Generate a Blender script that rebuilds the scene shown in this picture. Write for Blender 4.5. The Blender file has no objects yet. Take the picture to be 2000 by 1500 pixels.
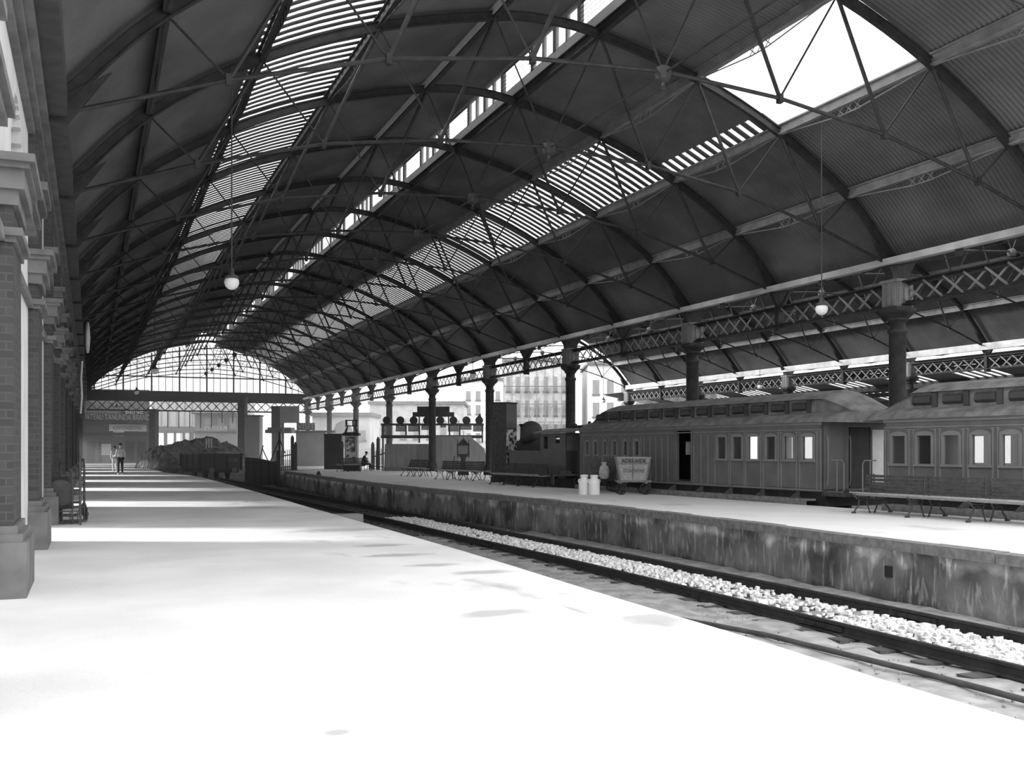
import bpy, bmesh, math, random
from mathutils import Vector, Matrix
random.seed(7)
R = math.radians
# ------------------------------------------------------------------ camera, sky, sun, exposure
COL = bpy.context.scene.collection
sc = bpy.context.scene
F_PX, UV, HZ, EYE = 1979.2, 178.6, 876.3, 1.5
TH = math.atan((1000 - UV) / F_PX); ST, CT = math.sin(TH), math.cos(TH)
cam = bpy.data.cameras.new('camera'); camo = bpy.data.objects.new('camera', cam); COL.objects.link(camo)
camo.location = (0, 0, EYE); camo.rotation_euler = (R(90), 0, -TH)
cam.sensor_width = 36; cam.lens = 36 * F_PX / 2000; cam.shift_y = (HZ - 750) / 2000
cam.clip_start = 0.05; cam.clip_end = 900
sc.camera = camo
w = bpy.data.worlds.new('sky'); sc.world = w; w.use_nodes = True
nt = w.node_tree; bg = nt.nodes['Background']
tc = nt.nodes.new('ShaderNodeTexCoord'); sx = nt.nodes.new('ShaderNodeSeparateXYZ'); rp = nt.nodes.new('ShaderNodeValToRGB')
nt.links.new(tc.outputs['Generated'], sx.inputs[0]); nt.links.new(sx.outputs['Z'], rp.inputs[0])
rp.color_ramp.elements[0].position = 0.0; rp.color_ramp.elements[0].color = (.55, .55, .55, 1)
rp.color_ramp.elements[1].position = 0.5; rp.color_ramp.elements[1].color = (1, 1, 1, 1)
nt.links.new(rp.outputs[0], bg.inputs[0]); bg.inputs[1].default_value = 2.0
def sun(name, direction, strength, angle):
    l = bpy.data.lights.new(name, 'SUN'); l.energy = strength; l.angle = R(angle)
    o = bpy.data.objects.new(name, l); COL.objects.link(o)
    o.rotation_euler = Vector(direction).to_track_quat('-Z', 'Y').to_euler(); return o
sun('sun', (.86, -.36, -.40), 4.2, 10)
vs = sc.view_settings
vs.view_transform = 'Standard'; vs.look = 'None'; vs.gamma = 1; vs.use_curve_mapping = False; vs.exposure = 0.84
HAZE = 0.016
# ------------------------------------------------------------------ helpers
class MB:
    def __init__(s): s.v = []; s.f = []
    def add(s, vs_, fs):
        b = len(s.v); s.v += [tuple(v) for v in vs_]; s.f += [tuple(b + i for i in f) for f in fs]; return s
    def box(s, x0, x1, y0, y1, z0, z1):
        v = [(x, y, z) for x in (x0, x1) for y in (y0, y1) for z in (z0, z1)]
        return s.add(v, [(0,1,3,2),(4,6,7,5),(0,4,5,1),(2,3,7,6),(0,2,6,4),(1,5,7,3)])
    def hexa(s, v):
        return s.add(v, [(0,1,2,3),(7,6,5,4),(0,4,5,1),(1,5,6,2),(2,6,7,3),(3,7,4,0)])
    def bar(s, p0, p1, w_, h_=None, up=(0,0,1)):
        h_ = h_ or w_; p0 = Vector(p0); p1 = Vector(p1); d = (p1-p0).normalized(); u = Vector(up)
        if abs(d.dot(u)) > .98: u = Vector((0,1,0))
        a = d.cross(u).normalized(); b = a.cross(d).normalized(); a *= w_/2; b *= h_/2
        return s.hexa([p0-a-b, p0+a-b, p0+a+b, p0-a+b, p1-a-b, p1+a-b, p1+a+b, p1-a+b])
    def path(s, pts, r, n=6, closed=False):
        pts = [Vector(p) for p in pts]; m = len(pts); rings = []
        for i, p in enumerate(pts):
            if closed: d = pts[(i+1) % m] - pts[i-1]
            else: d = pts[min(i+1, m-1)] - pts[max(i-1, 0)]
            d.normalize(); u = Vector((0,0,1)) if abs(d.z) < .9 else Vector((0,1,0))
            a = d.cross(u).normalized(); b = a.cross(d)
            rr = r[i] if isinstance(r, (list, tuple)) else r
            rings.append([p + a*rr*math.cos(t*2*math.pi/n) + b*rr*math.sin(t*2*math.pi/n) for t in range(n)])
        v = [q for k in rings for q in k]; f = []
        for i in range(m if closed else m-1):
            j = (i+1) % m
            for t in range(n): f.append((i*n+t, i*n+(t+1) % n, j*n+(t+1) % n, j*n+t))
        if not closed: f += [tuple(range(n-1, -1, -1)), tuple((m-1)*n+t for t in range(n))]
        return s.add(v, f)
    def tube(s, p0, p1, r, n=6): return s.path([p0, p1], r, n)
    def lathe(s, prof, c=(0,0,0), n=16, axis='z'):
        c = Vector(c); v = []; f = []; m = len(prof)
        for (r, h) in prof:
            for t in range(n):
                a = 2*math.pi*t/n; x, y = r*math.cos(a), r*math.sin(a)
                v.append(c + (Vector((x, y, h)) if axis == 'z' else Vector((h, x, y)) if axis == 'x' else Vector((x, h, y))))
        for i in range(m-1):
            for t in range(n): f.append((i*n+t, i*n+(t+1) % n, (i+1)*n+(t+1) % n, (i+1)*n+t))
        f += [tuple(range(n-1, -1, -1)), tuple((m-1)*n+t for t in range(n))]
        return s.add(v, f)
    def prism(s, poly, a0, a1, axis='y'):
        n = len(poly); m = {'y': lambda p, a: (p[0], a, p[1]), 'x': lambda p, a: (a, p[0], p[1]), 'z': lambda p, a: (p[0], p[1], a)}[axis]
        v = [m(p, a0) for p in poly] + [m(p, a1) for p in poly]
        return s.add(v, [tuple(range(n)), tuple(range(2*n-1, n-1, -1))] + [(i, i+n, (i+1) % n+n, (i+1) % n) for i in range(n)])
    def build(s, name, mat, parent=None, smooth=False, kind=None, **kw):
        me = bpy.data.meshes.new(name); me.from_pydata(s.v, [], s.f); me.validate()
        b = bmesh.new(); b.from_mesh(me); bmesh.ops.recalc_face_normals(b, faces=b.faces); b.to_mesh(me); b.free()
        if smooth: me.polygons.foreach_set('use_smooth', [True]*len(me.polygons))
        me.materials.append(mat)
        o = bpy.data.objects.new(name, me); COL.objects.link(o)
        if parent: o.parent = parent
        if kind: o['kind'] = kind
        for k, v in kw.items(): o[k] = v
        return o
def tag(o, label, cat, group=None, kind=None):
    o['label'] = label; o['category'] = cat
    if group: o['group'] = group
    if kind: o['kind'] = kind
    return o
def empty(name, loc=(0,0,0), rz=0, label=None, cat=None, group=None):
    o = bpy.data.objects.new(name, None); COL.objects.link(o); o.location = loc; o.rotation_euler = (0,0,rz)
    o.empty_display_size = .1
    if label: tag(o, label, cat, group)
    return o
KIDS = {}
def copy_tree(o, parent=None, top=True):
    c = o.copy(); COL.objects.link(c)
    if parent: c.parent = parent
    for ch in list(o.children): copy_tree(ch, c, False)
    return c
def CP(u, v, D):
    """world point at camera depth D"""
    x = (u-1000)*D/F_PX
    return Vector((ST*D + CT*x, CT*D - ST*x, EYE + (HZ-v)*D/F_PX))
def YP(u, v, Y):
    a = (u-1000)/F_PX; k = Y/(CT - a*ST)
    return Vector(((a*CT+ST)*k, Y, EYE + (HZ-v)/F_PX*k))
ORD = ['nearest','second nearest','third nearest','fourth nearest','fifth nearest','sixth nearest','seventh nearest','eighth nearest','ninth nearest','tenth nearest','eleventh nearest','twelfth nearest','thirteenth nearest','fourteenth nearest','fifteenth nearest','sixteenth nearest','seventeenth nearest','eighteenth nearest','nineteenth nearest','twentieth nearest']
# ------------------------------------------------------------------ materials
def mat(name, a, b=None, scale=3.0, rough=.85, metal=0.0, stretch=(1,1,1), detail=5, lo=.35, hi=.65, bump=0.0, bscale=None):
    m = bpy.data.materials.new(name); m.use_nodes = True; t = m.node_tree; N = t.nodes; L = t.links
    p = N['Principled BSDF']; p.inputs['Roughness'].default_value = rough; p.inputs['Metallic'].default_value = metal
    p.inputs['Specular IOR Level'].default_value = .3
    b = a if b is None else b
    co = N.new('ShaderNodeTexCoord'); mp = N.new('ShaderNodeMapping'); mp.inputs['Scale'].default_value = stretch
    L.new(co.outputs['Object'], mp.inputs[0])
    n = N.new('ShaderNodeTexNoise'); n.inputs['Scale'].default_value = scale; n.inputs['Detail'].default_value = detail
    L.new(mp.outputs[0], n.inputs['Vector'])
    r = N.new('ShaderNodeValToRGB'); e = r.color_ramp.elements
    e[0].position = lo; e[0].color = (a, a, a, 1); e[1].position = hi; e[1].color = (b, b, b, 1)
    L.new(n.outputs[0], r.inputs[0]); L.new(r.outputs[0], p.inputs['Base Color'])
    if bump:
        n2 = N.new('ShaderNodeTexNoise'); n2.inputs['Scale'].default_value = bscale or scale*6; n2.inputs['Detail'].default_value = 4
        L.new(mp.outputs[0], n2.inputs['Vector'])
        bp = N.new('ShaderNodeBump'); bp.inputs['Strength'].default_value = bump; bp.inputs['Distance'].default_value = .02
        L.new(n2.outputs[0], bp.inputs['Height']); L.new(bp.outputs[0], p.inputs['Normal'])
    return m
M = {}
M['iron'] = mat('painted_iron', .026, .045, 4, .6)
M['iron_dark'] = mat('dark_iron', .05, .08, 4, .6)
M['iron_light'] = mat('grey_iron', .20, .28, 3, .6)
M['sheet'] = mat('corrugated_sheet', .09, .145, .7, .75, stretch=(1,.6,1))
M['steel'] = mat('rail_steel', .02, .035, 6, .55)
M['sleeper'] = mat('sleeper_timber', .05, .10, 8, .9)
M['sand'] = mat('sandy_ground', .24, .40, 3, .95, bump=.5, bscale=14)
M['dirt'] = mat('sooty_ground', .08, .16, 1.2, .95, bump=.5)
M['ballast'] = mat('ballast_stone', .6, .9, 9, .9)
M['wallstone'] = mat('wall_render', .68, .80, 1.5, .9, bump=.2)
M['stone'] = mat('cut_stone', .13, .20, 2.5, .85)
M['curb'] = mat('ridge_curb_paint', .68, .8, 2, .7)
M['eaves'] = mat('eaves_lit_tone', .45, .6, 2, .6)  # pale tone carries the light falling on the main eaves beam
M['seat'] = mat('worn_seat_slats', .34, .46, 9, .7)
M['wood_dark'] = mat('dark_wood', .05, .09, 10, .7)
M['wood_mid'] = mat('weathered_wood', .16, .26, 8, .75)
M['black'] = mat('black_paint', .025, .04, 5, .5)
M['body'] = mat('carriage_paint', .12, .15, 2, .45)
M['bead'] = mat('carriage_bead', .20, .23, 2, .4)
M['croof'] = mat('carriage_roof', .13, .24, 3, .8)
M['cdark'] = mat('dark_and_shade_paint', .05, .07, 3, .7)
M['white'] = mat('white_paint', .78, .86, 4, .5)
M['pale'] = mat('pale_stucco', .55, .72, .6, .9)
M['pale2'] = mat('pale_brickwork', .38, .60, 1.1, .9)
M['grey'] = mat('grey_boarding', .24, .30, 1.5, .85, stretch=(3,3,.5))
M['greyl'] = mat('light_grey_boarding', .42, .50, 1.5, .85)
M['heap'] = mat('heaped_rubble', .10, .36, 3, .95, bump=.8)
M['wicker'] = mat('wicker', .22, .5, 30, .8, stretch=(1,1,2.5))
M['sack'] = mat('sackcloth', .4, .6, 8, .95, bump=.4)
M['cloth'] = mat('dark_cloth', .03, .05, 8, .95)
M['clothl'] = mat('white_cloth', .75, .85, 8, .95)
M['skin'] = mat('skin', .35, .4, 8, .6)
M['hair'] = mat('dark_hair', .02, .03, 8, .8)
M['poster'] = mat('printed_posters', .04, .75, 5, .6, lo=.42, hi=.56)
M['enamel'] = mat('milk_can_metal', .9, .96, 4, .35)
def paving(name, lo, hi, stains, line=None, blobs=()):
    m = mat(name, lo, hi, .6, .9, bump=.25, bscale=25); t = m.node_tree; N = t.nodes; L = t.links
    p = N['Principled BSDF']; ramp = [n for n in N if n.type == 'VALTORGB'][0]; co = [n for n in N if n.type == 'TEX_COORD'][0]
    mp = N.new('ShaderNodeMapping'); mp.inputs['Scale'].default_value = (1.0, .55, 1); L.new(co.outputs['Object'], mp.inputs[0])
    n = N.new('ShaderNodeTexNoise'); n.inputs['Scale'].default_value = .8; n.inputs['Detail'].default_value = 6; L.new(mp.outputs[0], n.inputs['Vector'])
    r = N.new('ShaderNodeValToRGB'); r.color_ramp.elements[0].position = .60; r.color_ramp.elements[1].position = .72
    L.new(n.outputs[0], r.inputs[0])
    mx = N.new('ShaderNodeMixRGB'); mx.inputs[2].default_value = (stains, stains, stains, 1)
    ml = N.new('ShaderNodeMath'); ml.operation = 'MULTIPLY'
    sp = N.new('ShaderNodeSeparateXYZ'); L.new(co.outputs['Object'], sp.inputs[0])
    if line:   # worn band along the platform edge
        mr = N.new('ShaderNodeMapRange'); mr.inputs[1].default_value = line[0]; mr.inputs[2].default_value = line[1]
        L.new(sp.outputs['X'], mr.inputs[0]); L.new(mr.outputs[0], ml.inputs[1])
    else: ml.inputs[1].default_value = .6
    L.new(r.outputs[0], ml.inputs[0]); L.new(ml.outputs[0], mx.inputs[0]); L.new(ramp.outputs[0], mx.inputs[1])
    last = mx.outputs[0]
    nz = N.new('ShaderNodeTexNoise'); nz.inputs['Scale'].default_value = 3.5; nz.inputs['Detail'].default_value = 7; L.new(co.outputs['Object'], nz.inputs['Vector'])
    for (bx, by, rx, ry) in blobs:      # oil and damp stains, each with its own outline
        s1 = N.new('ShaderNodeVectorMath'); s1.operation = 'SUBTRACT'; s1.inputs[1].default_value = (bx, by, 0); L.new(co.outputs['Object'], s1.inputs[0])
        s2 = N.new('ShaderNodeVectorMath'); s2.operation = 'MULTIPLY'; s2.inputs[1].default_value = (1/rx, 1/ry, 0); L.new(s1.outputs[0], s2.inputs[0])
        s3 = N.new('ShaderNodeVectorMath'); s3.operation = 'LENGTH'; L.new(s2.outputs[0], s3.inputs[0])
        s4 = N.new('ShaderNodeMath'); s4.operation = 'ADD'; L.new(s3.outputs['Value'], s4.inputs[0]); L.new(nz.outputs[0], s4.inputs[1])
        s5 = N.new('ShaderNodeMapRange'); s5.inputs[1].default_value = 1.55; s5.inputs[2].default_value = .95; s5.inputs[3].default_value = 0; s5.inputs[4].default_value = .8; L.new(s4.outputs[0], s5.inputs[0])
        m2 = N.new('ShaderNodeMixRGB'); m2.inputs[2].default_value = (stains,)*3+(1,); L.new(s5.outputs[0], m2.inputs[0]); L.new(last, m2.inputs[1]); last = m2.outputs[0]
    L.new(last, p.inputs['Base Color'])
    return m
M['pave_left'] = paving('platform_asphalt', .62, .74, .36, (2.2, 4.0), [(4.0,26.6,.9,.8),(4.2,18.5,1.1,.55),(4.15,15.3,.5,.28),(3.95,13.8,.6,.25),(4.05,12.45,.45,.2),(4.4,11.5,.5,.22),(4.55,7.75,.42,.42),(4.16,8.45,.05,.42),(3.4,8.6,.5,.25),(1.2,5.3,.09,.07)])
M['pave_right'] = paving('platform_gravel', .82, .90, .55)
# stained retaining wall
m = mat('stained_plaster', .06, .30, .7, .9, bump=.5, bscale=12); M['plaster'] = m
t = m.node_tree; N = t.nodes; L = t.links; p = N['Principled BSDF']; ramp = [n for n in N if n.type == 'VALTORGB'][0]; co = [n for n in N if n.type == 'TEX_COORD'][0]
mp = N.new('ShaderNodeMapping'); mp.inputs['Scale'].default_value = (1, 3.4, .8); L.new(co.outputs['Object'], mp.inputs[0])
n = N.new('ShaderNodeTexNoise'); n.inputs['Scale'].default_value = 2.4; n.inputs['Detail'].default_value = 12; n.inputs['Distortion'].default_value = .6; L.new(mp.outputs[0], n.inputs['Vector'])
r2 = N.new('ShaderNodeValToRGB'); r2.color_ramp.elements[0].position = .54; r2.color_ramp.elements[1].position = .80
L.new(n.outputs[0], r2.inputs[0])
mx = N.new('ShaderNodeMixRGB'); mx.inputs[2].default_value = (.55, .55, .55, 1); L.new(r2.outputs[0], mx.inputs[0]); L.new(ramp.outputs[0], mx.inputs[1])
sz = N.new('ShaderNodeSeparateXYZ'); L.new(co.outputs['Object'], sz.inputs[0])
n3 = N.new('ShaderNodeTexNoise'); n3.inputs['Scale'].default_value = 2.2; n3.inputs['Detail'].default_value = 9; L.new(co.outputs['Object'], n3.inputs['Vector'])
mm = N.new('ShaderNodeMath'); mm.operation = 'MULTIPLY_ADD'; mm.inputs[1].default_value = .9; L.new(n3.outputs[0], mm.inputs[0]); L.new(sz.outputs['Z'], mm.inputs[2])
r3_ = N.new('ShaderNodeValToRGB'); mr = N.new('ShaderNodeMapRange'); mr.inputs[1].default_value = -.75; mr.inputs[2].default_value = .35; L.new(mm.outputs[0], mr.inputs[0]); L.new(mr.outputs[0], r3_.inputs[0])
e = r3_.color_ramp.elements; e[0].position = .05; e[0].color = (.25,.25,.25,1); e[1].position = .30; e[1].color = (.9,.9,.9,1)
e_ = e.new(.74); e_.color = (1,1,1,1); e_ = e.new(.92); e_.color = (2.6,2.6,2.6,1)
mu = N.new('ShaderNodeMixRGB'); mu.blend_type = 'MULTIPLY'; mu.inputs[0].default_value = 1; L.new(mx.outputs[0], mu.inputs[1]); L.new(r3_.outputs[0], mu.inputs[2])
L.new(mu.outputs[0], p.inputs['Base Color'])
# brick
m = mat('brickwork', .2, .3, 3, .9); M['brick'] = m; t = m.node_tree; N = t.nodes; L = t.links; p = N['Principled BSDF']; co = [n for n in N if n.type == 'TEX_COORD'][0]
sp = N.new('ShaderNodeSeparateXYZ'); cb = N.new('ShaderNodeCombineXYZ'); ad = N.new('ShaderNodeMath'); L.new(co.outputs['Object'], sp.inputs[0])
L.new(sp.outputs['X'], ad.inputs[0]); L.new(sp.outputs['Y'], ad.inputs[1]); L.new(ad.outputs[0], cb.inputs[0]); L.new(sp.outputs['Z'], cb.inputs[1])
br = N.new('ShaderNodeTexBrick'); L.new(cb.outputs[0], br.inputs['Vector']); br.inputs['Scale'].default_value = 1
br.inputs['Brick Width'].default_value = .23; br.inputs['Row Height'].default_value = .086; br.inputs['Mortar Size'].default_value = .008
br.inputs['Color1'].default_value = (.055,.055,.055,1); br.inputs['Color2'].default_value = (.075,.075,.075,1); br.inputs['Mortar'].default_value = (.085,.085,.085,1)
L.new(br.outputs[0], p.inputs['Base Color'])
def glass(name, white, mixf):
    m = bpy.data.materials.new(name); m.use_nodes = True; t = m.node_tree; N = t.nodes; L = t.links; N.remove(N['Principled BSDF'])
    o = N['Material Output']; tr = N.new('ShaderNodeBsdfTransparent'); tr.inputs[0].default_value = (white,)*3+(1,)
    tl = N.new('ShaderNodeBsdfTranslucent'); tl.inputs[0].default_value = (.8,.8,.8,1)
    gl = N.new('ShaderNodeBsdfGlossy'); gl.inputs[1].default_value = .08
    a = N.new('ShaderNodeMixShader'); a.inputs[0].default_value = mixf; b = N.new('ShaderNodeMixShader'); b.inputs[0].default_value = .06
    L.new(tr.outputs[0], a.inputs[1]); L.new(tl.outputs[0], a.inputs[2]); L.new(a.outputs[0], b.inputs[1]); L.new(gl.outputs[0], b.inputs[2]); L.new(b.outputs[0], o.inputs[0])
    return m
M['glass'] = glass('window_glass', .9, .12)
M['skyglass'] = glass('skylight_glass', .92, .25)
M['hazeglass'] = glass('hazed_skylight_glass', .6, .3)  # tint darkened to imitate haze over the farther panes, with some dirt
M['darkglass'] = glass('deep_hazed_skylight_glass', .42, .3)  # strongest haze dimming, put into the tint of the farthest panes
m = bpy.data.materials.new('opal_glass'); m.use_nodes = True; M['opal'] = m
p = m.node_tree.nodes['Principled BSDF']; p.inputs['Base Color'].default_value = (.85,.85,.85,1); p.inputs['Roughness'].default_value = .25
nn = m.node_tree.nodes.new('ShaderNodeTexNoise'); nn.inputs['Scale'].default_value = 3
rr = m.node_tree.nodes.new('ShaderNodeValToRGB'); rr.color_ramp.elements[0].color = (.8,.8,.8,1); rr.color_ramp.elements[1].color = (.92,.92,.92,1)
m.node_tree.links.new(nn.outputs[0], rr.inputs[0]); m.node_tree.links.new(rr.outputs[0], p.inputs['Base Color'])
def text(name, body, size, mt, parent, loc, rot=(R(90),0,0), sx_=1.0, ext=.012):
    cu = bpy.data.curves.new(name, 'FONT'); cu.body = body; cu.size = size; cu.extrude = ext; cu.align_x = 'CENTER'; cu.align_y = 'CENTER'
    tmp = bpy.data.objects.new('tmp', cu); COL.objects.link(tmp); dg = bpy.context.evaluated_depsgraph_get()
    me = bpy.data.meshes.new_from_object(tmp.evaluated_get(dg)); bpy.data.objects.remove(tmp)
    me.materials.clear(); me.materials.append(mt)
    o = bpy.data.objects.new(name, me); COL.objects.link(o); o.parent = parent; o.location = loc; o.rotation_euler = rot; o.scale = (sx_,1,1)
    return o
# ------------------------------------------------------------------ shed geometry constants
S = 5.28
YK = lambda k: (3.211 + k) * S
XC, XR = 10.19, 21.0
BN = [(-10.81,6.56),(-8.13,7.49),(-5.46,8.22),(-2.746,8.63),(0,8.79),(2.746,8.63),(5.46,8.22),(8.13,7.49),(10.81,6.56)]
TN = [(-9.09,8.39),(-6.79,9.87),(-4.20,10.97),(-1.39,11.67),(1.39,11.67),(4.20,10.97),(6.79,9.87),(9.09,8.39)]
ARC = [BN[0]] + TN[:4] + [(0,11.80)] + TN[4:] + [BN[8]]
def catmull(P, n):
    P = [Vector(p) for p in P]; P = [2*P[0]-P[1]] + P + [2*P[-1]-P[-2]]; out = []
    for i in range(1, len(P)-2):
        for j in range(n):
            t_ = j/n; a, b, c, d = P[i-1], P[i], P[i+1], P[i+2]
            out.append(.5*((2*b)+(c-a)*t_+(2*a-5*b+4*c-d)*t_*t_+(3*b-a-3*c+d)*t_**3))
    out.append(P[-2]); return out
NS = 4
ARCS = catmull(ARC, NS)          # index i*NS is ARC[i]
def arcn(i):
    a = ARCS[max(i-1,0)]; b = ARCS[min(i+1, len(ARCS)-1)]; d = (b-a).normalized(); return Vector((-d.y, d.x))
# ------------------------------------------------------------------ large structure: roofs
Y0R, Y1R, Y1R2 = 10.5, 106.8, 74.9
X2C, SX2 = 31.42, .963           # second shed
def corrugated(mb, xc, sx, i0, i1, y0, y1, lift=.26, trim=None):
    pitch = .125; n = int((y1-y0)/pitch*4); pts = []
    for i in range(i0, i1+1):
        q = ARCS[i]; nn_ = arcn(i); pts.append((xc + (q.x + nn_.x*lift)*sx, q.y + nn_.y*lift, nn_))
    v = []
    for j in range(n+1):
        y = y0 + (y1-y0)*j/n; d = .022*math.sin(j*math.pi/2)
        for (x, z, nn_) in pts: v.append((x + nn_.x*d, y, z + nn_.y*d))
    m_ = len(pts)
    f = [(j*m_+i, j*m_+i+1, (j+1)*m_+i+1, (j+1)*m_+i) for j in range(n) for i in range(m_-1)]
    mb.add(v, f)
def slats(mb, gl, xc, sx, i0, i1, y0, y1, lift=.26, pitch=.40, w_=.20):
    n = int(round((y1-y0)/pitch))
    for j in range(n):
        ya = y0 + j*pitch
        for (b, (a0, a1), dl) in ((mb, (ya, ya+w_), 0), (gl, (ya+w_-.02, ya+pitch+.02), .03)):
            v = []
            for i in range(i0, i1+1):
                q = ARCS[i]; nn_ = arcn(i)
                for th in (0, .02):
                    for y in (a0, a1): v.append((xc+(q.x+nn_.x*(lift+dl+th))*sx, y, q.y+nn_.y*(lift+dl+th)))
            m_ = i1-i0+1; f = []
            for i in range(m_-1):
                k0, k1 = i*4, i*4+4
                f += [(k0,k0+1,k1+1,k1),(k0+2,k1+2,k1+3,k0+3),(k0,k1,k1+2,k0+2),(k0+1,k0+3,k1+3,k1+1)]
            f += [(0,2,3,1), ((m_-1)*4,(m_-1)*4+1,(m_-1)*4+3,(m_-1)*4+2)]
            b.add(v, f)
roof = MB(); gl_ = {'skyglass': MB(), 'hazeglass': MB(), 'darkglass': MB()}; gr_ = {'skyglass': MB(), 'hazeglass': MB(), 'darkglass': MB()}
corrugated(roof, XC, 1, 0, 2*NS, Y0R, Y1R)                 # heel - T2
for (y0, y1, g_) in ((Y0R, YK(2), 'skyglass'), (YK(2), YK(5), 'hazeglass'), (YK(5), Y1R, 'darkglass')): slats(roof, gl_[g_], XC, 1, 2*NS, 3*NS, y0, y1)
corrugated(roof, XC, 1, 3*NS, 4*NS, Y0R, Y1R)
corrugated(roof, XC, 1, 6*NS, 7*NS, Y0R, Y1R)
corrugated(roof, XC, 1, 7*NS, 8*NS-1, YK(1)+.1, YK(2)); slats(roof, gr_['hazeglass'], XC, 1, 8*NS-1, 8*NS, YK(1)+.1, YK(2))
for (y0, y1, g_) in ((YK(2), YK(5), 'hazeglass'), (YK(5), Y1R, 'darkglass')): slats(roof, gr_[g_], XC, 1, 7*NS, 8*NS, y0, y1)
corrugated(roof, XC, 1, 7*NS, 8*NS, Y0R, YK(0)+.1)
corrugated(roof, XC, 1, 8*NS, 10*NS, Y0R, Y1R)
roof.build('ceiling', M['sheet'], smooth=True, kind='structure')
# big clear pane bay
v = []
for i in range(7*NS, 8*NS+1):
    q = ARCS[i]; nn_ = arcn(i)
    for y in (YK(0)+.1, YK(1)+.1): v.append((XC+q.x+nn_.x*.28, y, q.y+nn_.y*.28))
gr_['skyglass'].add(v, [(2*i,2*i+1,2*i+3,2*i+2) for i in range(NS)])
for j, g_ in enumerate(('skyglass','hazeglass','darkglass')):
    gl_[g_].build('window_%d' % (j+1), M[g_], kind='structure'); gr_[g_].build('window_%d' % (j+11), M[g_], kind='structure')
r2 = MB()
corrugated(r2, X2C, SX2, 0, 2*NS, Y0R, Y1R2); g2 = MB()
for i in range(NS*2):
    qa, qb = ARCS[2*NS+i], ARCS[2*NS+i+1]; g2.add([(X2C+q.x*SX2, y, q.y+.26+dz) for q in (qa, qb) for y in (Y0R, Y1R2) for dz in (0,)], [(0,1,3,2)])
g2.build('window_14', M['skyglass'], kind='structure')  # unseen glazing added to let more sky light onto the right platform
corrugated(r2, X2C, SX2, 6*NS, 10*NS, Y0R, Y1R2)
r2.build('ceiling', M['sheet'], smooth=True, kind='structure')
# raised ridge ventilator of the main shed
VX, VZ0, VZ1 = 1.42, 11.72, 13.0
mon = MB()
for k in range(24):
    a0, a1 = -1.52+k*3.04/24, -1.52+(k+1)*3.04/24
    z0, z1 = 13.2-.09*a0*a0, 13.2-.09*a1*a1
    mon.hexa([(XC+a0,Y0R,z0),(XC+a1,Y0R,z1),(XC+a1,Y1R,z1),(XC+a0,Y1R,z0),(XC+a0,Y0R,z0+.04),(XC+a1,Y0R,z1+.04),(XC+a1,Y1R,z1+.04),(XC+a0,Y1R,z0+.04)])
mon.build('ceiling', M['sheet'], kind='structure')
cb_ = MB(); fr = MB(); gl = MB(); lv = MB()
for sgn in (-1, 1):
    x = XC + sgn*VX
    cb_.box(x-.05, x+.05, Y0R, Y1R, VZ0, VZ0+.54)
    fr.box(x-.04, x+.04, Y0R, Y1R, VZ1-.06, VZ1+.05)
    for k in range(-1, 17):
        yc = YK(k) + S/2
        # louvred half-bays around each truss, four panes between them
        y0, y1 = yc-1.5, yc+1.5
        for j in range(5):
            yy = y0 + (y1-y0)*j/4
            fr.box(x-.05, x+.05, yy-.05 - (.05 if j in (0,2,4) else 0), yy+.05 + (.05 if j in (0,2,4) else 0), VZ0+.5, VZ1)
        gl.box(x-.006, x+.006, y0, y1, VZ0+.54, VZ1-.05)
        a, b = yc+1.5, yc+S-1.5
        for j in range(6):
            zz = VZ0+.56 + j*.115
            lv.hexa([(x-.05,a,zz),(x+.05,a,zz+.09),(x+.05,b,zz+.09),(x-.05,b,zz),(x-.05,a,zz+.015),(x+.05,a,zz+.105),(x+.05,b,zz+.105),(x-.05,b,zz+.015)])
cb_.build('trim_1', M['curb'], kind='structure')
fr.build('trim_2', M['iron_light'], kind='structure'); gl.build('window_3', M['glass'], kind='structure'); lv.build('trim_3', M['iron'], kind='structure')
# lean-to roof beyond the second shed
r3 = MB()
def slope(y0, y1, x0, x1):
    z = lambda x: 6.35 - (x-41.9)*.19
    r3.hexa([(x0,y0,z(x0)),(x1,y0,z(x1)),(x1,y1,z(x1)),(x0,y1,z(x0)),(x0,y0,z(x0)+.05),(x1,y0,z(x1)+.05),(x1,y1,z(x1)+.05),(x0,y1,z(x0)+.05)])
for k in range(-2, 12):
    y = YK(k); slope(y, y+S, 42.1, 43.6); slope(y, y+S, 46.4, 48.0); slope(y, y+S, 50.6, 53); slope(y, y+2.2, 43.6, 46.4); slope(y, y+2.2, 48, 50.6)
    for j in range(5): slope(y+2.2+j*.62, y+2.42+j*.62, 43.6, 46.4); slope(y+2.2+j*.62, y+2.42+j*.62, 48, 50.6)
for x in (43.6, 46.4, 48, 50.6, 53): r3.box(x-.06, x+.06, YK(-2), YK(12), 6.05-(x-41.9)*.19, 6.33-(x-41.9)*.19)
r3.build('ceiling', M['sheet'], kind='structure')
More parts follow.
